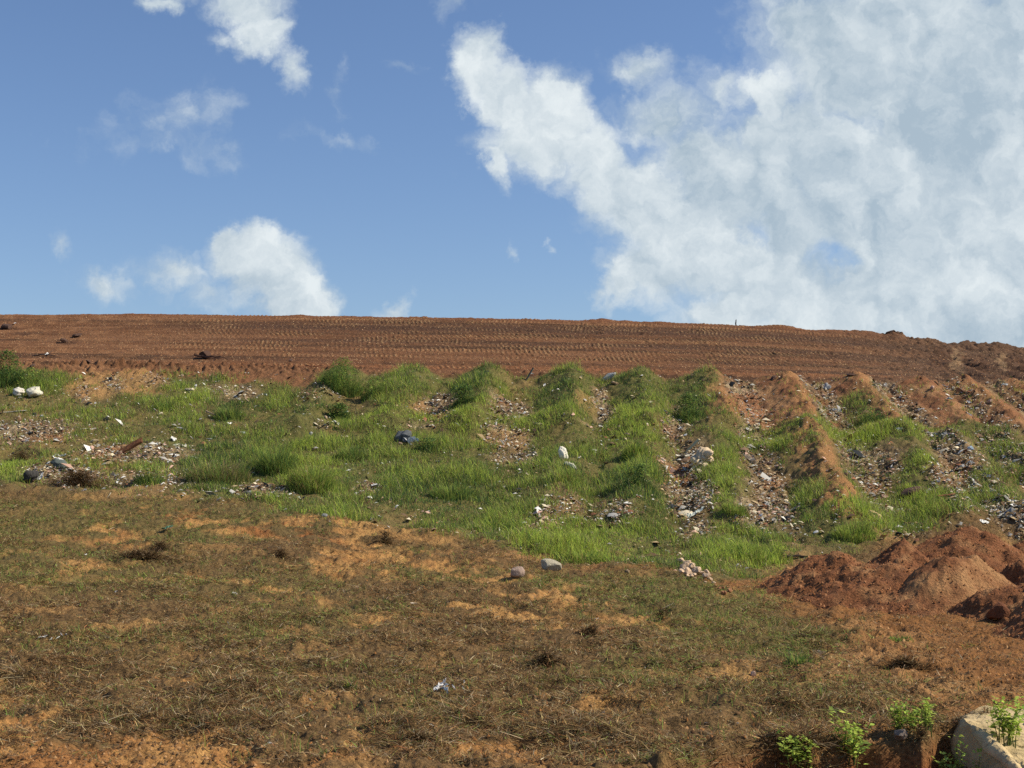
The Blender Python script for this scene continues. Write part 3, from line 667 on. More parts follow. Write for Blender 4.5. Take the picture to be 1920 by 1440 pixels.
put(SCR[3], 'paper_scrap', 160, 1044, 9, WHT, 'small white scrap in the left olive grass', 'scrap', lift=.3)
put(SCR[5], 'paper_scrap', 1795, 918, 16, (.7, .68, .6), 'white scrap in the far right trash furrow', 'scrap', rot=15)
put(PLK[0], 'wooden_plank', 1775, 933, 34, (.30, .12, .06), 'red brown plank in the far right trash furrow', 'plank', rot=-3, lift=.1)
put(PLK[2], 'wooden_plank', 1488, 958, 28, (.62, .54, .42), 'pale plank at the foot of the bare red ridge', 'plank', rot=-14, lift=.1)
put(SCR[6], 'paper_scrap', 1406, 867, 34, (.7, .62, .48), 'long cream curved scrap at the top of the rubble furrow', 'scrap', rot=-4, squash=(1, .35, 1.5), lift=.1)
put(SCR[8], 'paper_scrap', 1755, 867, 26, WHT, 'bright white sheet by the stick in the far right furrow', 'scrap', rot=-12, squash=(1, .6, 1))
put(STK[7], 'bent_stick', 1777, 857, 30, (.6, .54, .42), 'pale stick above the bright white sheet', 'stick', rot=14)
put(SCR[9], 'paper_scrap', 1534, 788, 14, WHT, 'larger white scrap in the middle trash strip', 'scrap')
put(SCR[10], 'paper_scrap', 1565, 770, 22, (.6, .6, .56), 'long grey white scrap in the middle trash strip', 'scrap', rot=-35, squash=(1, .45, 1))
put(SCR[11], 'paper_scrap', 1688, 808, 20, WHT, 'bright white scrap low in the strip right of the middle one', 'scrap', rot=-20, squash=(1, .6, 1))
put(SCR[7], 'paper_scrap', 1725, 769, 14, WHT, 'white scrap alone on bare red brown slope', 'scrap', rot=5)
put(SCR[2], 'paper_scrap', 1817, 777, 16, WHT, 'slanting white scrap in the narrow far right strip', 'scrap', rot=-50, squash=(1, .5, 1))
put(STK[0], 'bent_stick', 1082, 945, 34, (.66, .6, .5), 'white forked stick in the grass right of slope middle', 'stick', rot=-55, lift=.1)
put(STK[1], 'bent_stick', 971, 948, 20, (.6, .55, .42), 'short pale stick left of the white forked stick', 'stick', rot=40, lift=.1)
put(SCR[0], 'plastic_sheet', 1023, 877, 26, (.10, .10, .09), 'small black sheet with white rim left of the tall bag', 'plastic sheet', rot=10, lift=.1)
# skyline
put(STK[2], 'wooden_stake', 1385, 603, 16, (.07, .06, .06), 'tiny dark stake standing on the skyline', 'stake', stand=80, lift=.3, squash=(1, 3.5, 3.5), loc=(float(425*59.9/F), 59.9, float(gz(425*59.9/F, 59.9))))
for k, (qx, qs, sq) in enumerate(((1660, 13, .7), (1675, 30, .45), (1688, 14, .9), (1694, 10, .8))):
    xx = (qx-CX)*59.8/F
    put(RCK[k], 'dirt_clod', 0, 0, qs*.8, (.12, .075, .05), ('left small dark clod of the clump on the skyline', 'widest flat dark clod of the skyline clump', 'tall dark clod of the skyline clump', 'small right clod of the skyline clump')[k], 'dirt clod', 'soil clods on the skyline', squash=(1, 1, sq), lift=.02, loc=(xx, 59.8, float(gz(xx, 59.8))))
for k, (qx, qr, qs) in enumerate(((145, 632, 18), (120, 642, 20), (12, 617, 26), (948+640-270, 716, 10), (1595, 706, 14), (1450, 712, 18), (60, 690, 16), (165, 680, 14), (545, 678, 12))):
    put(RCK[k % 8], 'dirt_clod', qx, qr, qs, (.10, .06, .045), ('dark clod high on the left graded dirt', 'flatter dark clod below the high left one', 'long dark clod under the tiny white speck', 'small clod at the top of a bare ridge', 'dark clod above a bare ridge top', 'dark clod at the foot of the graded dirt', 'dark clod in the left green bank', 'dark clod at the left foot of the dirt face', 'small dark clod left of the reddish root stub')[k], 'dirt clod', 'dark clods on the graded dirt', squash=(1.2, .8, .5), lift=.2)
# pale rubble heap, stone by stone
for k in range(38):
    qx = 1276+62*random.random()**1.2; qr = 1070+(qx-1276)*.36+random.uniform(-12, 9)
    me_ = RCK[k % 8]
    put(me_, 'rubble_stone', qx, qr, random.uniform(8, 19), tuple(np.array((.66, .48, .32))*random.uniform(.75, 1.15)), 'cream pink rubble lump in the small heap below the green slope', 'rubble', 'rubble lumps of the small pale heap', lift=.55 if k % 2 else .25, squash=(1, random.uniform(.6, 1), random.uniform(.6, 1.1)))
for k in range(10):
    put(RCK[k % 8], 'dirt_clod', random.uniform(1340, 1375), random.uniform(1098, 1118), random.uniform(6, 11), (.42, .2, .1), 'orange crumb of soil right of the pale rubble heap', 'dirt clod', 'orange clods by the rubble heap', lift=.3)
# white shredded plastic in the mulch
for k in range(9):
    put(SCR[k % 12], 'plastic_shred', 845+random.uniform(-24, 26), 1297+random.uniform(-12, 10), random.uniform(12, 24), (.72, .71, .69), 'white shred of torn plastic tangled in the lower meadow mulch', 'plastic shred', 'white plastic shreds', rot=random.uniform(0, 180), squash=(1, .3, 1.6), tilt=.9, lift=.25)
for k in range(7):
    put(SCR[(k*5) % 12], 'plastic_shred', 70+k*9+random.uniform(-4, 4), 1198+random.uniform(-3, 3), random.uniform(7, 12), (.66, .66, .62), 'tiny pale plastic shred in a row on the left mulch', 'plastic shred', 'pale shreds on the left mulch', squash=(1, .5, 1.4), tilt=.6, lift=.2)

# boulder
def boulder():
    pts_ = [(3.04, 9.62, .20), (3.12, 9.15, .07), (3.17, 8.72, -.05), (4.1, 10.1, .17), (4.2, 8.55, -.14), (3.35, 10.15, .20), (3.07, 9.95, .12),
            (2.90, 9.62, -.6), (3.02, 8.62, -.6), (4.4, 10.4, -.6), (4.4, 8.3, -.6), (2.95, 9.6, -.05), (3.25, 8.40, -.40), (3.0, 10.2, -.6)]
    c_ = Vector((3.6, 9.35, -.25))
    bm = bmesh.new()
    for p in pts_: bm.verts.new(Vector(p)-c_)
    r_ = bmesh.ops.convex_hull(bm, input=bm.verts[:])
    bmesh.ops.delete(bm, geom=[v for v in bm.verts if not v.link_faces], context='VERTS')
    bmesh.ops.bevel(bm, geom=bm.edges[:], offset=.035, segments=2, affect='EDGES', profile=.6)
    bmesh.ops.triangulate(bm, faces=bm.faces[:])
    for lim in (.4, .2, .1, .05, .028):
        bmesh.ops.subdivide_edges(bm, edges=[e for e in bm.edges if e.calc_length() > lim], cuts=1, smooth=0)
        bmesh.ops.triangulate(bm, faces=bm.faces[:])
    bm.normal_update()
    co = np.array([v.co[:] for v in bm.verts])
    nn = fbm(co[:, 0]+co[:, 2]*.7, co[:, 1]+co[:, 2], .5, 5, 3); n2_ = np.abs(fbm(co[:, 0]*1.2-co[:, 2], co[:, 1]*.9+co[:, 2]*.6, .7, 3, 5))
    n3_ = np.floor(3*fbm(co[:, 0]+co[:, 2], co[:, 1]-co[:, 2], .6, 2, 6))/3
    for v, a, b, c in zip(bm.verts, nn, n2_, n3_): v.co += v.normal*(.030*a-.035*b+.022*c)
    me = finish(bm, 'boulder'); me.materials.append(soil_mat('limestone', 'object', .55, 11, 3, .22)); me.polygons.foreach_set('use_smooth', np.ones(len(me.polygons), bool))
    o = bpy.data.objects.new('boulder', me); col.objects.link(o); o.color = (.52, .40, .22, 1)
    o.location = c_-Vector((.01, 0, .075))
    return tag(o, 'large pale cream boulder with weeds on it at the cut bank', 'boulder')
BLD = boulder()

# ------------------------------------------------------------------ leafy weeds
def leaf_cloud(n, ctrs, sp_, size, cols, up=.5):
    """small pointed leaves (two triangles folded on the midrib) round given centres"""
    c = ctrs+rng.normal(0, sp_, (n, 3))
    az = rng.uniform(0, 6.28, n); el = rng.uniform(-.2, 1.0, n)*up*1.6
    d_ = np.stack([np.cos(az)*np.cos(el), np.sin(az)*np.cos(el), np.sin(el)], -1)
    s_ = np.stack([-np.sin(az), np.cos(az), rng.normal(0, .35, n)], -1)
    L = size*rng.uniform(.6, 1.3, n)[:, None]; w = L*.24
    V = np.stack([c, c+d_*L*.5+s_*w, c+d_*L, c+d_*L*.5-s_*w], 1)
    V[:, 2, 2] -= (L*.12)[:, 0]
    b = (np.arange(n)*4)[:, None]
    return V.reshape(-1, 3), np.concatenate([b, b+1, b+2, b, b+2, b+3], 1).reshape(-1), np.tile([3, 3], n), np.repeat(cols, 4, 0)
def weed(loc, h, spread, nst, leaf, nleaf, palette, wts, label, group, name='leafy_weed', cat='weed'):
    root = bpy.data.objects.new(name, None); col.objects.link(root); root.location = loc; root.empty_display_size = .1
    tag(root, label, cat, group)
    bx_ = rng.normal(0, spread*.35, (nst, 2)); tx = bx_*1.2+rng.normal(0, spread*.5, (nst, 2)); hh = h*rng.uniform(.55, 1.05, nst)
    # stems
    q = [stem for stem in range(nst)]
    V = []; Fc = []; Np_ = []
    for i in q:
        rad = .004+.010*h*.2
        for j in range(5):
            t = j/4; cx_, cy_ = bx_[i]+(tx[i]-bx_[i])*t*t
            for k in range(4):
                an = k*math.pi/2; V.append((cx_+math.cos(an)*rad*(1-.7*t), cy_+math.sin(an)*rad*(1-.7*t), hh[i]*t-.03))
        b = i*20
        for j in range(4):
            for k in range(4): Fc += [b+j*4+k, b+j*4+(k+1) % 4, b+j*4+4+(k+1) % 4, b+j*4+4+k]; Np_.append(4)
    sm = add_obj('stem', make_mesh('stem', np.array(V), Fc, Np_, np.tile((.12, .16, .05), (len(V), 1))), M_GRASS, root)
    si = rng.integers(0, nst, nleaf); t = rng.uniform(.15, 1.03, nleaf)**.8
    ct = np.concatenate([bx_[si]+(tx[si]-bx_[si])*(t*t)[:, None], (hh[si]*t)[:, None]], 1)
    V, Fq, Np_, cc_ = leaf_cloud(nleaf, ct, leaf*.45, leaf, pick(nleaf, palette, wts))
    nf_ = len(V)//4
    add_obj('foliage', make_mesh('foliage', V, Fq, Np_, cc_), M_GRASS, root)
    return root
gw_ = 'bright green leafy weeds round the boulder'
PB, WB = ['lime', 'bright', 'green'], [.5, .35, .15]
def wp(px, row, h, sp_, nst, leaf, nl, label, group=gw_, pal=PB, w=WB, loc=None, name='leafy_weed'):
    if loc is None: loc = [float(q[0]) for q in P(px, row)]
    weed(loc, h, sp_, nst, leaf, nl, pal, w, label, group, name)
wp(1688, 1372, .20, .07, 7, .038, 220, 'leafy weed with pale stems standing left behind the boulder')
wp(1712, 1378, .14, .07, 6, .036, 150, 'low leafy weed just right of the pale stemmed one')
wp(1738, 1376, .20, .07, 8, .034, 240, 'bushy leafy weed against the left end of the boulder')
wp(1500, 1452, .24, .10, 9, .045, 260, 'leafy weed under the cut bank, leftmost of the lower ones')
wp(1590, 1452, .28, .10, 9, .046, 320, 'leafy weed under the cut bank, second from the left')
wp(1775, 1490, .22, .07, 7, .036, 190, 'leafy weed at the lower left foot of the boulder')
wp(1790, 1500, .38, .05, 4, .036, 120, 'tall leafy weed in front of the shaded boulder face')
wp(1832, 1505, .40, .04, 3, .034, 90, 'slim leafy weed right of the tall one, before the boulder')
wp(1868, 1475, .14, .06, 4, .030, 70, 'small leafy weed lowest before the boulder', loc=None)
bt = BLD.location
for q, (dx_, dy_, h_, n_, lb) in enumerate(((-.16, .0, .24, 460, 'big leafy weed on top of the boulder'), (.08, -.28, .20, 380, 'dense leafy weed on the boulder top near the right edge'), (.18, .30, .18, 260, 'low leafy weed at the back of the boulder top'))):
    wp(0, 0, h_, .12, 11, .046, n_, lb, loc=(3.40+dx_, 9.28+dy_, .02-.06*(dy_ < -.2)))

# bushes and tall clumps on the slope
def clump(px, row, wpx, hpx, nb, pal, w, label, group, name='grass_clump', leafy=0):
    x0, y0, z0 = [float(q[0]) for q in P(px, row)]
    R_ = wpx/2*y0/F; H_ = hpx*y0/F
    r_ = R_*np.sqrt(rng.random(nb)); a_ = rng.uniform(0, 6.28, nb)
    xx, yy_ = x0+r_*np.cos(a_), y0+r_*np.sin(a_)*.7
    Lb = H_*.85*rng.uniform(.35, 1.15, nb)*(1-.6*(r_/R_)**2)
    V, Fq, Np_, cc_ = blades(xx, yy_, gz(xx, yy_)-.02, Lb, rng.uniform(.008, .018, nb), a_+rng.normal(0, .8, nb), rng.uniform(.0, .45, nb), rng.uniform(.1, .9, nb), pick(nb, pal, w))
    if leafy:
        zt = rng.random(leafy)**.7; rr_ = R_*np.sqrt(rng.random(leafy))*np.sqrt(np.clip(1.05-zt**2, .05, 1)); a2 = rng.uniform(0, 6.28, leafy)
        ct = np.stack([x0+rr_*np.cos(a2), y0+rr_*np.sin(a2)*.8, z0+zt*H_], -1)
        V2, F2, N2, c2_ = leaf_cloud(leafy, ct, .03, .075, pick(leafy, pal, w))
        Fq = np.concatenate([Fq, F2+len(V)]); V = np.concatenate([V, V2]); Np_ = np.concatenate([Np_, N2]); cc_ = np.concatenate([cc_, c2_])
    V = V-np.array((x0, y0, z0))
    o = add_obj(name, make_mesh(name, V, Fq, Np_, cc_), M_GRASS); o.location = (x0, y0, z0)
    return tag(o, label, 'bush' if leafy else 'grass clump', group)
gb = 'bushes and tall clumps on the green slope'
D, Gn, Bt = (['dark', 'green', 'olive'], [.45, .45, .1]), (['green', 'olive', 'bright', 'dark'], [.5, .2, .15, .15]), (['bright', 'green', 'straw', 'olive'], [.5, .3, .08, .12])
for a_ in [
 (12, 722, 70, 62, 900, *D, 'dark bushy shrub at the left edge of the green bank', gb, 'shrub', 1500),
 (60, 728, 70, 36, 900, *Gn, 'green shrub right of the dark one on the left bank', gb, 'shrub', 500),
 (642, 738, 74, 62, 1600, *Gn, 'tall rounded green bush rising against the graded dirt', gb, 'shrub', 900),
 (705, 742, 60, 34, 900, *Gn, 'lower green bush right of the tall rounded one', gb, 'shrub', 500),
 (636, 786, 46, 26, 300, *D, 'dark broadleaf bush below the tall rounded one', gb, 'shrub', 900),
 (430, 784, 60, 38, 900, *Gn, 'bunch of tall green grass beside the soil patch', gb),
 (312, 765, 50, 26, 500, *Gn, 'green clump beneath the left soil patches', gb),
 (870, 755, 50, 30, 500, *D, 'dark green bush on the left flank of a ridge', gb, 'shrub', 700),
 (1290, 790, 60, 50, 600, *D, 'dark leafy bush left of the first bare ridge', gb, 'shrub', 900),
 (520, 890, 70, 84, 1400, *Gn, 'tall green grass clump left of the bright one', gb),
 (585, 918, 90, 74, 2200, *Bt, 'tall yellow green grass clump at the foot of the slope', gb),
 (410, 905, 120, 66, 1800, ['green', 'olive', 'grey', 'straw'], [.4, .35, .15, .1], 'wide dull green tall grass clump left of slope middle', gb),
 (660, 860, 70, 40, 900, *Gn, 'soft green clump right of the tall clumps', gb),
 (850, 935, 90, 46, 1200, *Gn, 'broad green clump near the slope foot', gb),
 (1060, 905, 60, 44, 700, *Bt, 'green clump below the tall cream bag', gb),
 (1190, 850, 50, 44, 700, *Bt, 'bright green clump on the slope between bag and foam', gb),
 (1200, 915, 60, 40, 500, *D, 'dark leafy bush between bag and dark furrow', gb, 'shrub', 500),
 (1400, 1045, 100, 34, 1300, *D, 'dark green grassy hump above the red soil strip', gb),
 (1100, 1055, 90, 36, 900, *Bt, 'bright green clump just above the meadow edge', gb),
 (1600, 1010, 80, 44, 1300, *Bt, 'bright green tall grass behind the leftmost soil mound', gb),
 (1735, 960, 60, 40, 900, *Bt, 'bright green clump on the ridge left of the far furrow', gb),
 (800, 845, 60, 24, 500, *D, 'low dark clump right of the black tarpaulin', gb, 'shrub', 300),
 (280, 905, 60, 34, 500, *Gn, 'green weed clump right of the brush pile', gb, 'shrub', 200),
 (660, 1290, 26, 30, 90, *Gn, 'small green tuft in the lower left meadow', 'tufts in the meadow'),
 (1655, 1130, 50, 26, 160, *Gn, 'grey green tuft on red soil beside the white cup scrap', 'tufts in the meadow'),
 (1500, 1245, 60, 34, 300, *Gn, 'green tuft in the dry right meadow', 'tufts in the meadow'),
 (1690, 1200, 50, 20, 160, *Gn, 'pale green tuft on the bare red soil', 'tufts in the meadow'),
 (1380, 965, 50, 40, 700, *Bt, 'bright green clump between the two rubble furrows', gb),
 (1630, 790, 60, 26, 500, *D, 'dark green clump on a bare ridge flank', gb, 'shrub', 200),
]: clump(*a_)

# brush piles: one object each
def brush(px, row, wpx, hpx, n, label, dark=.6, name='brush_pile'):
    x0, y0, z0 = [float(q[0]) for q in P(px, row)]
    R_ = wpx/2*y0/F; H_ = hpx*y0/F
    n = int(n*.55); r_ = R_*np.clip(np.abs(rng.normal(0, .5, n)), 0, 1.05); a_ = rng.uniform(0, 6.28, n); xx, yy_ = x0+r_*np.cos(a_), y0+r_*np.sin(a_)*.5
    xx = xx+.12*R_*noise(yy_*5, xx*5, 2)
    zz = gz(xx, yy_)+H_*np.clip(1-(r_/R_)**2, 0, 1)*rng.random(n)
    V, Fq, Np_, cc_ = blades(xx, yy_, zz, rng.uniform(.08, .4, n)*min(1, R_*1.5), rng.uniform(.004, .010, n), rng.uniform(0, 6.28, n), rng.uniform(1.0, 1.7, n), rng.uniform(-.4, .5, n), pick(n, ['dbrown', 'brown', 'grey', 'straw'], [dark, .28, .1, .04]))
    V = V-np.array((x0, y0, z0))
    o = add_obj(name, make_mesh(name, V, Fq, Np_, cc_), M_DRY); o.location = (x0, y0, z0)
    return tag(o, label, 'brush pile', 'piles of dark dead brush')
brush(150, 912, 130, 26, 5000, 'wide dark brush pile in the hollow right of the black sack')
brush(40, 862, 70, 14, 1500, 'dark brush in the dug hollow at the left edge')
brush(526, 1046, 66, 14, 1500, 'dark low brush pile on the upper meadow')
brush(300, 1030, 80, 12, 1500, 'dark brush line beside the bare orange patch')
brush(265, 1050, 150, 10, 2200, 'long thin dark brush line below the orange patch')
brush(725, 1022, 70, 24, 1500, 'grey brown brush mound in the orange soil', .4)
brush(1110, 1195, 70, 18, 1200, 'dark brush hump in the right meadow middle')
brush(1030, 1245, 110, 20, 1700, 'greyish brush heap below the dark brush hump', .4)
brush(1728, 1392, 46, 24, 500, 'dark root mat left of the boulder', .55)
brush(1500, 1392, 240, 8, 1300, 'dead roots hanging over the cut bank', .35)
brush(790, 1400, 140, 12, 900, 'dry brush strip on the orange track', .3)
brush(1240, 1160, 60, 20, 700, 'dark brush at the end of the long straw coloured stick')
brush(1700, 1250, 120, 14, 1400, 'dark mulch strip on the red soil of the right meadow', .6)

# ------------------------------------------------------------------ scattered litter: the larger pieces one by one
def zone(px, row):
    if row > 1085: return 'on the lower meadow mulch'
    if px < 130: return 'in the trash patch at the left edge' if row > 780 else 'on the left green bank'
    if px < 420: return 'around the rusty sheet and brush pile' if row > 790 else 'between the left soil patches'
    if px < 760: return 'among the tall green clumps'
    if px < 1180: return 'below the tall cream bag' if row > 880 else 'among the green ridge tops'
    if px < 1330: return 'in the dark furrow by the folded foam'
    if px < 1480: return 'in the rubble furrow left of the bare red ridge' if row > 830 else 'in the first bare trash strip'
    if px < 1600: return 'in the middle trash strip' if row < 850 else 'on the bare red ridge'
    if px < 1710: return 'in the third trash strip' if row < 850 else 'in the stony furrow right of the red ridge'
    return 'in the far right upper strips' if row < 850 else 'in the far right furrow'
LC = {'white': WHT, 'cream': CRM, 'grey': (.42, .42, .42), 'brown': (.22, .14, .09), 'tan': (.42, .31, .2), 'pink': (.5, .33, .26), 'black': (.04, .04, .045), 'blue': (.25, .33, .42)}
def litter_points(n, r0=700, r1=1085):
    out = []
    while len(out) < n:
        px = rng.uniform(-10, 1930, 4000); row = rng.uniform(r0, r1, 4000)
        x_, y_, z_ = P(px, row)
        m_ = masks(x_, y_, px, row)
        pr = m_['trash']*(.9)+.045*m_['slope']*(1+1.5*(px < 420))
        ok = (rng.random(4000) < pr) & (m_['band'] < .3)
        out += list(zip(px[ok], row[ok], x_[ok], y_[ok], z_[ok]))
    return out[:n]
pts = litter_points(330)
for px, row, x_, y_, z_ in pts[:150]:
    cn = random.choices(['white', 'cream', 'grey', 'tan', 'pink', 'blue'], [.36, .26, .12, .14, .10, .02])[0]
    put(random.choice(SCR), 'litter_scrap', px, row, random.uniform(4, 11), tuple(np.array(LC[cn])*random.uniform(.8, 1.1)), f'small {cn} crumpled scrap {zone(px, row)}', 'scrap', f'{cn} scraps {zone(px, row)}', tilt=.5, squash=(1, random.uniform(.5, 1), 1.3), lift=.12, loc=(x_, y_, z_))
for px, row, x_, y_, z_ in pts[150:225]:
    cn = random.choices(['brown', 'tan', 'grey', 'cream'], [.4, .3, .15, .15])[0]
    put(random.choice(STK), 'wood_stick', px, row, random.uniform(10, 28), tuple(np.array(LC[cn])*random.uniform(.8, 1.1)), f'thin {cn} stick lying {zone(px, row)}', 'stick', f'{cn} sticks {zone(px, row)}', tilt=.3, lift=.03, loc=(x_, y_, z_))
for px, row, x_, y_, z_ in pts[225:310]:
    cn = random.choices(['brown', 'tan', 'grey', 'pink', 'black'], [.3, .2, .2, .2, .1])[0]
    put(random.choice(RCK), 'rubble_chunk', px, row, random.uniform(4, 11), tuple(np.array(LC[cn])*random.uniform(.8, 1.1)), f'{cn} lump of rubble {zone(px, row)}', 'rubble', f'{cn} rubble {zone(px, row)}', lift=.2, loc=(x_, y_, z_))
pts2 = litter_points(44)
for k, (px, row, x_, y_, z_) in enumerate(pts2):
    cn = random.choices(['white', 'cream', 'grey', 'tan', 'pink', 'black', 'blue'], [.14, .2, .22, .16, .1, .12, .06])[0]
    if k % 3: put(random.choice(CLO), 'rag', px, row, random.uniform(9, 20), tuple(np.array(LC[cn])*random.uniform(.6, 1.0)), f'crumpled {cn} rag half buried {zone(px, row)}', 'rag', f'{cn} rags {zone(px, row)}', tilt=.4, lift=.08, loc=(x_, y_, z_))
    else: put(random.choice(PLK), 'board_piece', px, row, random.uniform(12, 26), tuple(np.array(LC['brown' if k % 2 else 'tan'])*random.uniform(.7, 1.1)), f'broken {"brown" if k % 2 else "tan"} board {zone(px, row)}', 'board', f'broken boards {zone(px, row)}', tilt=.4, lift=.05, squash=(1, .6, .8), loc=(x_, y_, z_))
# pale bits in the mulch
for k in range(46):
    px, row = rng.uniform(20, 1500), rng.uniform(1100, 1400)
    if random.random() < .45: put(random.choice(SCR), 'litter_scrap', px, row, random.uniform(5, 10), tuple(np.array(WHT)*random.uniform(.6, 1)), 'tiny whitish scrap lost in the lower meadow mulch', 'scrap', 'whitish scraps in the mulch', squash=(1, .7, 1.3), tilt=.6, lift=.3)
    else: put(random.choice(STK), 'dry_stalk', px, row, random.uniform(16, 46), (.55, .43, .27), 'thin straw coloured stalk lying on the meadow mulch', 'stalk', 'straw coloured stalks on the mulch', tilt=.25, squash=(1, .35, .35), lift=.1)

# the remainder of the small trash, uncountable
L5 = litter_points(26000)
a = np.array(L5); n = len(a); y_ = a[:, 3]
sz = rng.uniform(.01, .065, n)*rng.uniform(.4, 1.2, n)
az = rng.uniform(0, 6.28, n); ux = np.stack([np.cos(az), np.sin(az), rng.normal(0, .35, n)], -1); uy = np.stack([-np.sin(az), np.cos(az), rng.normal(.2, .35, n)], -1)
sz *= np.where(rng.random(n) < .05, 2.4, 1)*np.where(rng.random(n) < .5, .55, 1); asp = np.where(rng.random(n) < .55, rng.uniform(.04, .14, n), rng.uniform(.2, .8, n))[:, None]; c0 = a[:, 2:5]+np.array((0, 0, .02))+rng.uniform(0, .03, (n, 1))*np.array((0, 0, 1))
j = lambda: rng.uniform(.6, 1.2, (n, 1))
V = np.stack([c0-ux*sz[:, None]*j()-uy*sz[:, None]*asp*j(), c0+ux*sz[:, None]*j()-uy*sz[:, None]*asp*j(), c0+ux*sz[:, None]*j()+uy*sz[:, None]*asp*j(), c0-ux*sz[:, None]*j()+uy*sz[:, None]*asp*j(), c0+np.array((0, 0, 1))*sz[:, None]*.5*j()], 1)
b = (np.arange(n)*5)[:, None]
Fq = np.concatenate([b, b+1, b+4, b+1, b+2, b+4, b+2, b+3, b+4, b+3, b, b+4], 1).reshape(-1)
cols = np.array([WHT, CRM, (.40, .39, .36), (.18, .12, .08), TAN, PNK, BLK, (.30, .14, .08)])
cc = cols[rng.choice(8, n, p=[.10, .13, .17, .23, .15, .07, .07, .08])]*rng.uniform(.7, 1.15, (n, 1))
o = add_obj('litter', make_mesh('litter', V.reshape(-1, 3), Fq, np.full(n*4, 3), np.repeat(cc, 5, 0)), M_LSTUFF)
tag(o, 'fine mixed trash and debris filling the furrows of the slope', None, None, 'stuff')

# soil crumbs on the heaps, the bank and the graded face
def crumbs(n, pts_, smin, smax, name, label, cols):
    base = np.array([(1, 0, 0), (-.5, .87, 0), (-.5, -.87, 0), (0, 0, 1.1)])*.6
    V = pts_[:, None, :]+base[None]*rng.uniform(smin, smax, n)[:, None, None]*rng.uniform(.5, 1.3, (n, 4, 1))
    a_ = rng.uniform(0, 6.28, n); ca, sa = np.cos(a_), np.sin(a_)
    dV = V-pts_[:, None, :]; V[..., 0] = pts_[:, None, 0]+dV[..., 0]*ca[:, None]-dV[..., 1]*sa[:, None]; V[..., 1] = pts_[:, None, 1]+dV[..., 0]*sa[:, None]+dV[..., 1]*ca[:, None]
    b = (np.arange(n)*4)[:, None]
    Fq = np.concatenate([b, b+1, b+3, b+1, b+2, b+3, b+2, b, b+3], 1).reshape(-1)
    cc = np.array(cols)[rng.integers(0, len(cols), n)]*rng.uniform(.7, 1.25, (n, 1))
    o = add_obj(name, make_mesh(name, V.reshape(-1, 3), Fq, np.full(n*3, 3), np.repeat(cc, 4, 0)), M_LSTUFF)
    return tag(o, label, None, None, 'stuff')
x, y = scatter(34000, 44.2, 60.5, .3); pz = gz(x, y)
crumbs(len(x), np.stack([x, y, pz], -1), .012, .045, 'soil_crumbs', 'loose soil crumbs over the graded dirt face', [(.25, .11, .05), (.36, .2, .1), (.14, .07, .04), (.45, .3, .17)])
x, y = scatter(42000, 8.6, 31, 1.3); m, px, row = fields(x, y)
k = rng.random(len(x)) < np.clip(m['red']+.8*m['orange']+.25+(row > 1370)*.2, 0, 1); x, y = x[k], y[k]
crumbs(len(x), np.stack([x, y, gz(x, y)], -1), .008, .035, 'soil_crumbs', 'loose orange soil crumbs over bare ground of the meadow', [(.27, .13, .05), (.36, .21, .1), (.13, .075, .04), (.10, .06, .035), (.16, .10, .055)])

HP = np.concatenate(HP)
crumbs(len(HP), HP, .008, .045, 'soil_crumbs', 'loose clods and crumbs lying over the red soil heaps', [(.21, .09, .04), (.30, .15, .075), (.12, .055, .03)])
# ------------------------------------------------------------------ sky
w = bpy.data.worlds.new('World'); sc.world = w; w.use_nodes = True
nt = w.node_tree; N, Lk = nt.nodes, nt.links
bg = N['Background']
def math_(op, a, b=None, clamp=False):
    n_ = N.new('ShaderNodeMath'); n_.operation = op; n_.use_clamp = clamp
    for i, v in enumerate((a, b)):
        if v is None: continue
        if isinstance(v, (int, float)): n_.inputs[i].default_value = v
        else: Lk.new(v, n_.inputs[i])
    return n_.outputs[0]
sky = N.new('ShaderNodeTexSky'); sky.sky_type = 'NISHITA'; sky.sun_disc = False
sky.sun_elevation = SUN_EL; sky.sun_rotation = SUN_AZ; sky.air_density = 1.0; sky.dust_density = .6; sky.ozone_density = 2.0
tcn = N.new('ShaderNodeTexCoord'); sx = N.new('ShaderNodeSeparateXYZ'); Lk.new(tcn.outputs['Generated'], sx.inputs[0])
dx_, dy_, dz_ = sx.outputs
fwd = math_('ADD', math_('MULTIPLY', dy_, cp), math_('MULTIPLY', dz_, sp)); up_ = math_('SUBTRACT', math_('MULTIPLY', dz_, cp), math_('MULTIPLY', dy_, sp))
fs = math_('MAXIMUM', fwd, .15)
cu = math_('DIVIDE', dx_, fs); cv = math_('DIVIDE', up_, fs)
# clouds live in a fixed patch of sky; unit = 1000 px of the photograph
cxy = N.new('ShaderNodeCombineXYZ'); Lk.new(math_('MULTIPLY', cu, F/1000), cxy.inputs[0]); Lk.new(math_('MULTIPLY', cv, F/1000), cxy.inputs[1])
def tex(scale, detail, rough, vec, dist=0.0, off=0.0):
    n_ = N.new('ShaderNodeTexNoise'); n_.inputs['Scale'].default_value = scale; n_.inputs['Detail'].default_value = detail
    n_.inputs['Roughness'].default_value = rough; n_.inputs['Distortion'].default_value = dist
    mp = N.new('ShaderNodeVectorMath'); mp.operation = 'ADD'; mp.inputs[1].default_value = (off, off*.7, off*.3)
    Lk.new(vec, mp.inputs[0]); Lk.new(mp.outputs[0], n_.inputs['Vector'])
    return n_
def vmath(op, a, b):
    n_ = N.new('ShaderNodeVectorMath'); n_.operation = op
    for i, v in enumerate((a, b)):
        if isinstance(v, tuple): n_.inputs[i].default_value = v
        elif isinstance(v, float): n_.inputs['Scale'].default_value = v
        else: Lk.new(v, n_.inputs[i])
    return n_.outputs[0]
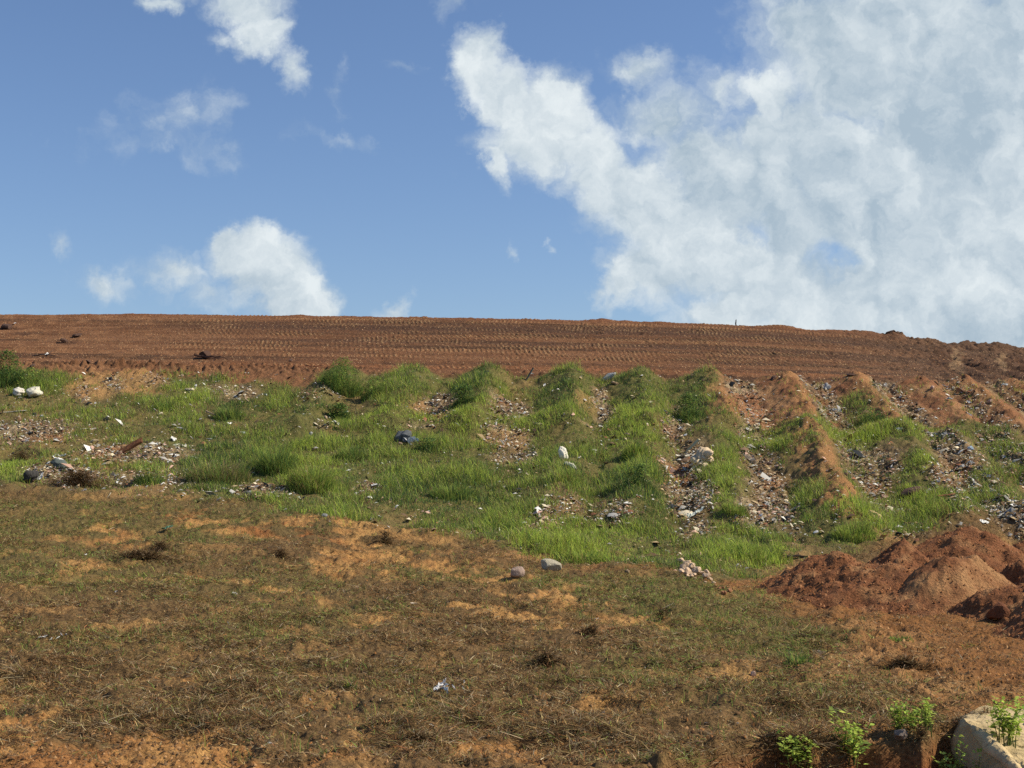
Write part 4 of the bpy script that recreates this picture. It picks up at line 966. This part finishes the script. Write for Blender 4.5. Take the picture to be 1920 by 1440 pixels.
wn = tex(6.0, 7, .62, cxy.outputs[0]); w1 = vmath('SCALE', vmath('SUBTRACT', wn.outputs['Color'], (.5, .5, .5)), .16)
wn2 = tex(24.0, 5, .6, cxy.outputs[0], 0, 3.1); w2 = vmath('SCALE', vmath('SUBTRACT', wn2.outputs['Color'], (.5, .5, .5)), .045)
wp_ = vmath('ADD', vmath('ADD', cxy.outputs[0], w1), w2)
flat = vmath('MULTIPLY', wp_, (1.0, 1.0, 0.0))
def field(lst):
    acc = None
    for b in lst:
        cx_, cy_, rx, ry = b[:4]; amp = b[4] if len(b) > 4 else 1.0; rot = b[5] if len(b) > 5 else 0
        mp = N.new('ShaderNodeMapping'); mp.vector_type = 'TEXTURE'
        mp.inputs['Location'].default_value = ((cx_-CX)/1000, (CY-cy_)/1000, 0)
        mp.inputs['Rotation'].default_value = (0, 0, math.radians(-rot)); mp.inputs['Scale'].default_value = (rx*1.45/1000, ry*1.45/1000, 1)
        Lk.new(flat, mp.inputs['Vector'])
        gr = N.new('ShaderNodeTexGradient'); gr.gradient_type = 'SPHERICAL'; Lk.new(mp.outputs[0], gr.inputs[0])
        v = math_('MULTIPLY', gr.outputs['Fac'], amp)
        acc = v if acc is None else math_('MAXIMUM', acc, v) if amp > 0 else math_('MINIMUM', acc, v)
    return acc
DENSE = [(1560, 300, 150, 130, 1), (1500, 420, 160, 110, .9), (1640, 520, 120, 80, .9), (1780, 250, 200, 200, 1.1), (1600, 150, 120, 120, .9), (1440, 400, 120, 110, .8), (300, 250, 180, 60, .26), (898, 125, 60, 60, 1), (945, 180, 90, 60, 1, 40), (1030, 215, 80, 75), (1000, 260, 110, 75, 1), (930, 300, 30, 60, .8), (1120, 300, 100, 85, 1, 35), (1200, 370, 150, 110, 1, 40),
 (1300, 440, 170, 105, 1, 40), (1420, 520, 190, 100, 1, 25), (1220, 500, 100, 80, .9), (1155, 530, 45, 55, .9), (1600, 590, 260, 90, 1), (1370, 590, 130, 50, .9), (1430, 170, 80, 60, .95), (1490, 260, 150, 100, 1),
 (1400, 350, 180, 110, 1), (1650, 330, 230, 160, 1), (1740, 470, 260, 150, 1), (1880, 400, 200, 260, 1), (1860, 590, 220, 120, 1), (1570, 430, 160, 60, .7), (1700, 100, 280, 190, 1), (1900, 150, 200, 260, 1), (1550, 60, 170, 120, .8), (1460, 20, 80, 60, .5),
 (1250, 230, 130, 90, .62), (1200, 120, 75, 55, .6), (1330, 160, 60, 80, .5), (1310, 290, 110, 80, .8),
 (450, 5, 85, 40, .85), (485, 60, 55, 60, .95), (545, 125, 42, 34, .6, 45), (300, -5, 60, 25, .6), (420, 70, 60, 30, .4), (850, 5, 60, 35, .35),
 (360, 215, 190, 75, .30), (250, 215, 80, 40, .27), (400, 280, 80, 40, .3), (640, 250, 180, 26, .27, 22), (640, 170, 30, 70, .3), (760, 120, 40, 20, .32),
 (465, 465, 66, 56, 1), (515, 510, 85, 70, 1), (560, 565, 75, 50, 1), (430, 440, 34, 26, .8), (320, 505, 110, 40, .52), (200, 530, 80, 34, .5, 15), (400, 540, 60, 40, .5), (125, 450, 30, 42, .45), (745, 583, 35, 26, .6), (965, 465, 20, 20, .35), (1030, 460, 14, 18, .33)]
HOLES = [(1575, 490, 44, 22, .5, 20), (1410, 450, 26, 36, .35), (1395, 180, 20, 30, .3), (1190, 265, 40, 30, .35)]
dn = field(DENSE); hl = field(HOLES)
fine = tex(11.0, 9, .60, wp_, .25, 7.7)
fine2 = tex(3.2, 4, .5, cxy.outputs[0], 0, 1.3)
dens = math_('SUBTRACT', math_('MULTIPLY', dn, 1.55), hl)
dens = math_('ADD', dens, math_('MULTIPLY', math_('SUBTRACT', fine.outputs['Fac'], .5), .72))
vo = N.new('ShaderNodeTexVoronoi'); vo.feature = 'SMOOTH_F1'; vo.inputs['Scale'].default_value = 17; vo.inputs['Smoothness'].default_value = .35; Lk.new(wp_, vo.inputs['Vector'])
puff = math_('SUBTRACT', .45, vo.outputs['Distance'])
dens = math_('ADD', dens, math_('MULTIPLY', puff, .26))
mr = N.new('ShaderNodeMapRange'); mr.interpolation_type = 'SMOOTHSTEP'; mr.inputs['From Min'].default_value = .14; mr.inputs['From Max'].default_value = .92
Lk.new(dens, mr.inputs['Value']); alpha = math_('MULTIPLY', mr.outputs[0], .97)
# brightness inside the clouds
BR = [(900, 130, 70, 70, .9), (1000, 220, 90, 110, .8, 30), (1120, 290, 80, 60, .8), (1200, 330, 90, 40, .7, 40), (1420, 150, 60, 40, 1), (1620, 230, 60, 50, .8), (1680, 290, 90, 40, .7, 20), (1380, 500, 190, 50, .6, 30), (520, 470, 70, 50, .8), (570, 560, 50, 60, .6), (480, 50, 70, 60, .5), (1800, 560, 140, 60, .5), (1900, 280, 60, 60, .6), (1480, 600, 240, 40, .5)]
SH = [(1760, 230, 210, 100, .75, 25), (1850, 120, 130, 90, .4), (1660, 200, 180, 60, .9, 35), (1750, 290, 160, 60, .9, 20), (1560, 120, 130, 50, .5, 30), (1330, 380, 130, 50, .5, 40), (1270, 250, 120, 60, .5), (1500, 330, 90, 60, .4), (1250, 500, 120, 50, .4, 20), (1640, 400, 160, 50, .5), (1700, 590, 120, 40, .4), (1880, 620, 160, 60, .6), (1450, 440, 60, 40, .4), (500, 530, 50, 40, .4)]
br = field(BR); sh = field(SH)
tone = math_('ADD', math_('ADD', .42, math_('MULTIPLY', br, .65)), math_('MULTIPLY', sh, -.48))
fo = tex(11.0, 9, .60, vmath('ADD', wp_, (.030, .022, 0.0)), .25, 7.7)
tone = math_('ADD', tone, math_('MULTIPLY', math_('SUBTRACT', fine.outputs['Fac'], fo.outputs['Fac']), 1.15))
tone = math_('ADD', tone, math_('MULTIPLY', math_('SUBTRACT', fine.outputs['Fac'], .5), .5))
tone = math_('ADD', tone, math_('MULTIPLY', puff, .28))
tone = math_('ADD', tone, math_('MULTIPLY', math_('SUBTRACT', fine2.outputs['Fac'], .5), .7), True)
cr = N.new('ShaderNodeMix'); cr.data_type = 'RGBA'; Lk.new(tone, cr.inputs['Factor'])
cr.inputs['A'].default_value = (3.9, 4.9, 5.75, 1); cr.inputs['B'].default_value = (7.7, 8.3, 8.5, 1)
# sky colour: the Nishita sky, gently graded
hs = N.new('ShaderNodeMix'); hs.data_type = 'RGBA'; hs.blend_type = 'MULTIPLY'; hs.inputs['Factor'].default_value = 1
Lk.new(sky.outputs[0], hs.inputs['A']); hs.inputs['B'].default_value = (.91, 1.0, 1.17, 1)
fm = N.new('ShaderNodeMix'); fm.data_type = 'RGBA'; Lk.new(alpha, fm.inputs['Factor']); Lk.new(hs.outputs['Result'], fm.inputs['A']); Lk.new(cr.outputs['Result'], fm.inputs['B'])
Lk.new(fm.outputs['Result'], bg.inputs['Color']); bg.inputs['Strength'].default_value = .09

# ------------------------------------------------------------------ sun, camera, view
sd = bpy.data.lights.new('sun', 'SUN'); sd.energy = 5.0; sd.angle = math.radians(.5); sd.color = (1, .89, .70)
so = bpy.data.objects.new('sun', sd); col.objects.link(so)
dirv = Vector((math.sin(SUN_AZ)*math.cos(SUN_EL), math.cos(SUN_AZ)*math.cos(SUN_EL), math.sin(SUN_EL)))
so.rotation_euler = dirv.to_track_quat('Z', 'Y').to_euler(); so.location = (30, 10, 30)
cd = bpy.data.cameras.new('camera'); cam = bpy.data.objects.new('camera', cd); col.objects.link(cam)
cam.location = (0, 0, CH); cam.rotation_euler = (math.radians(94), 0, 0)
cd.sensor_width = 36; cd.lens = 36*F/1920; cd.clip_start = .1; cd.clip_end = 2000
sc.camera = cam
sc.view_settings.view_transform = 'Standard'; sc.view_settings.look = 'None'; sc.view_settings.gamma = 1; sc.view_settings.exposure = .22
sc.cycles.max_bounces = 5; sc.cycles.diffuse_bounces = 3; sc.cycles.transmission_bounces = 3
sc.cycles.use_denoising = False
w.cycles.sampling_method = 'MANUAL'; w.cycles.sample_map_resolution = 512
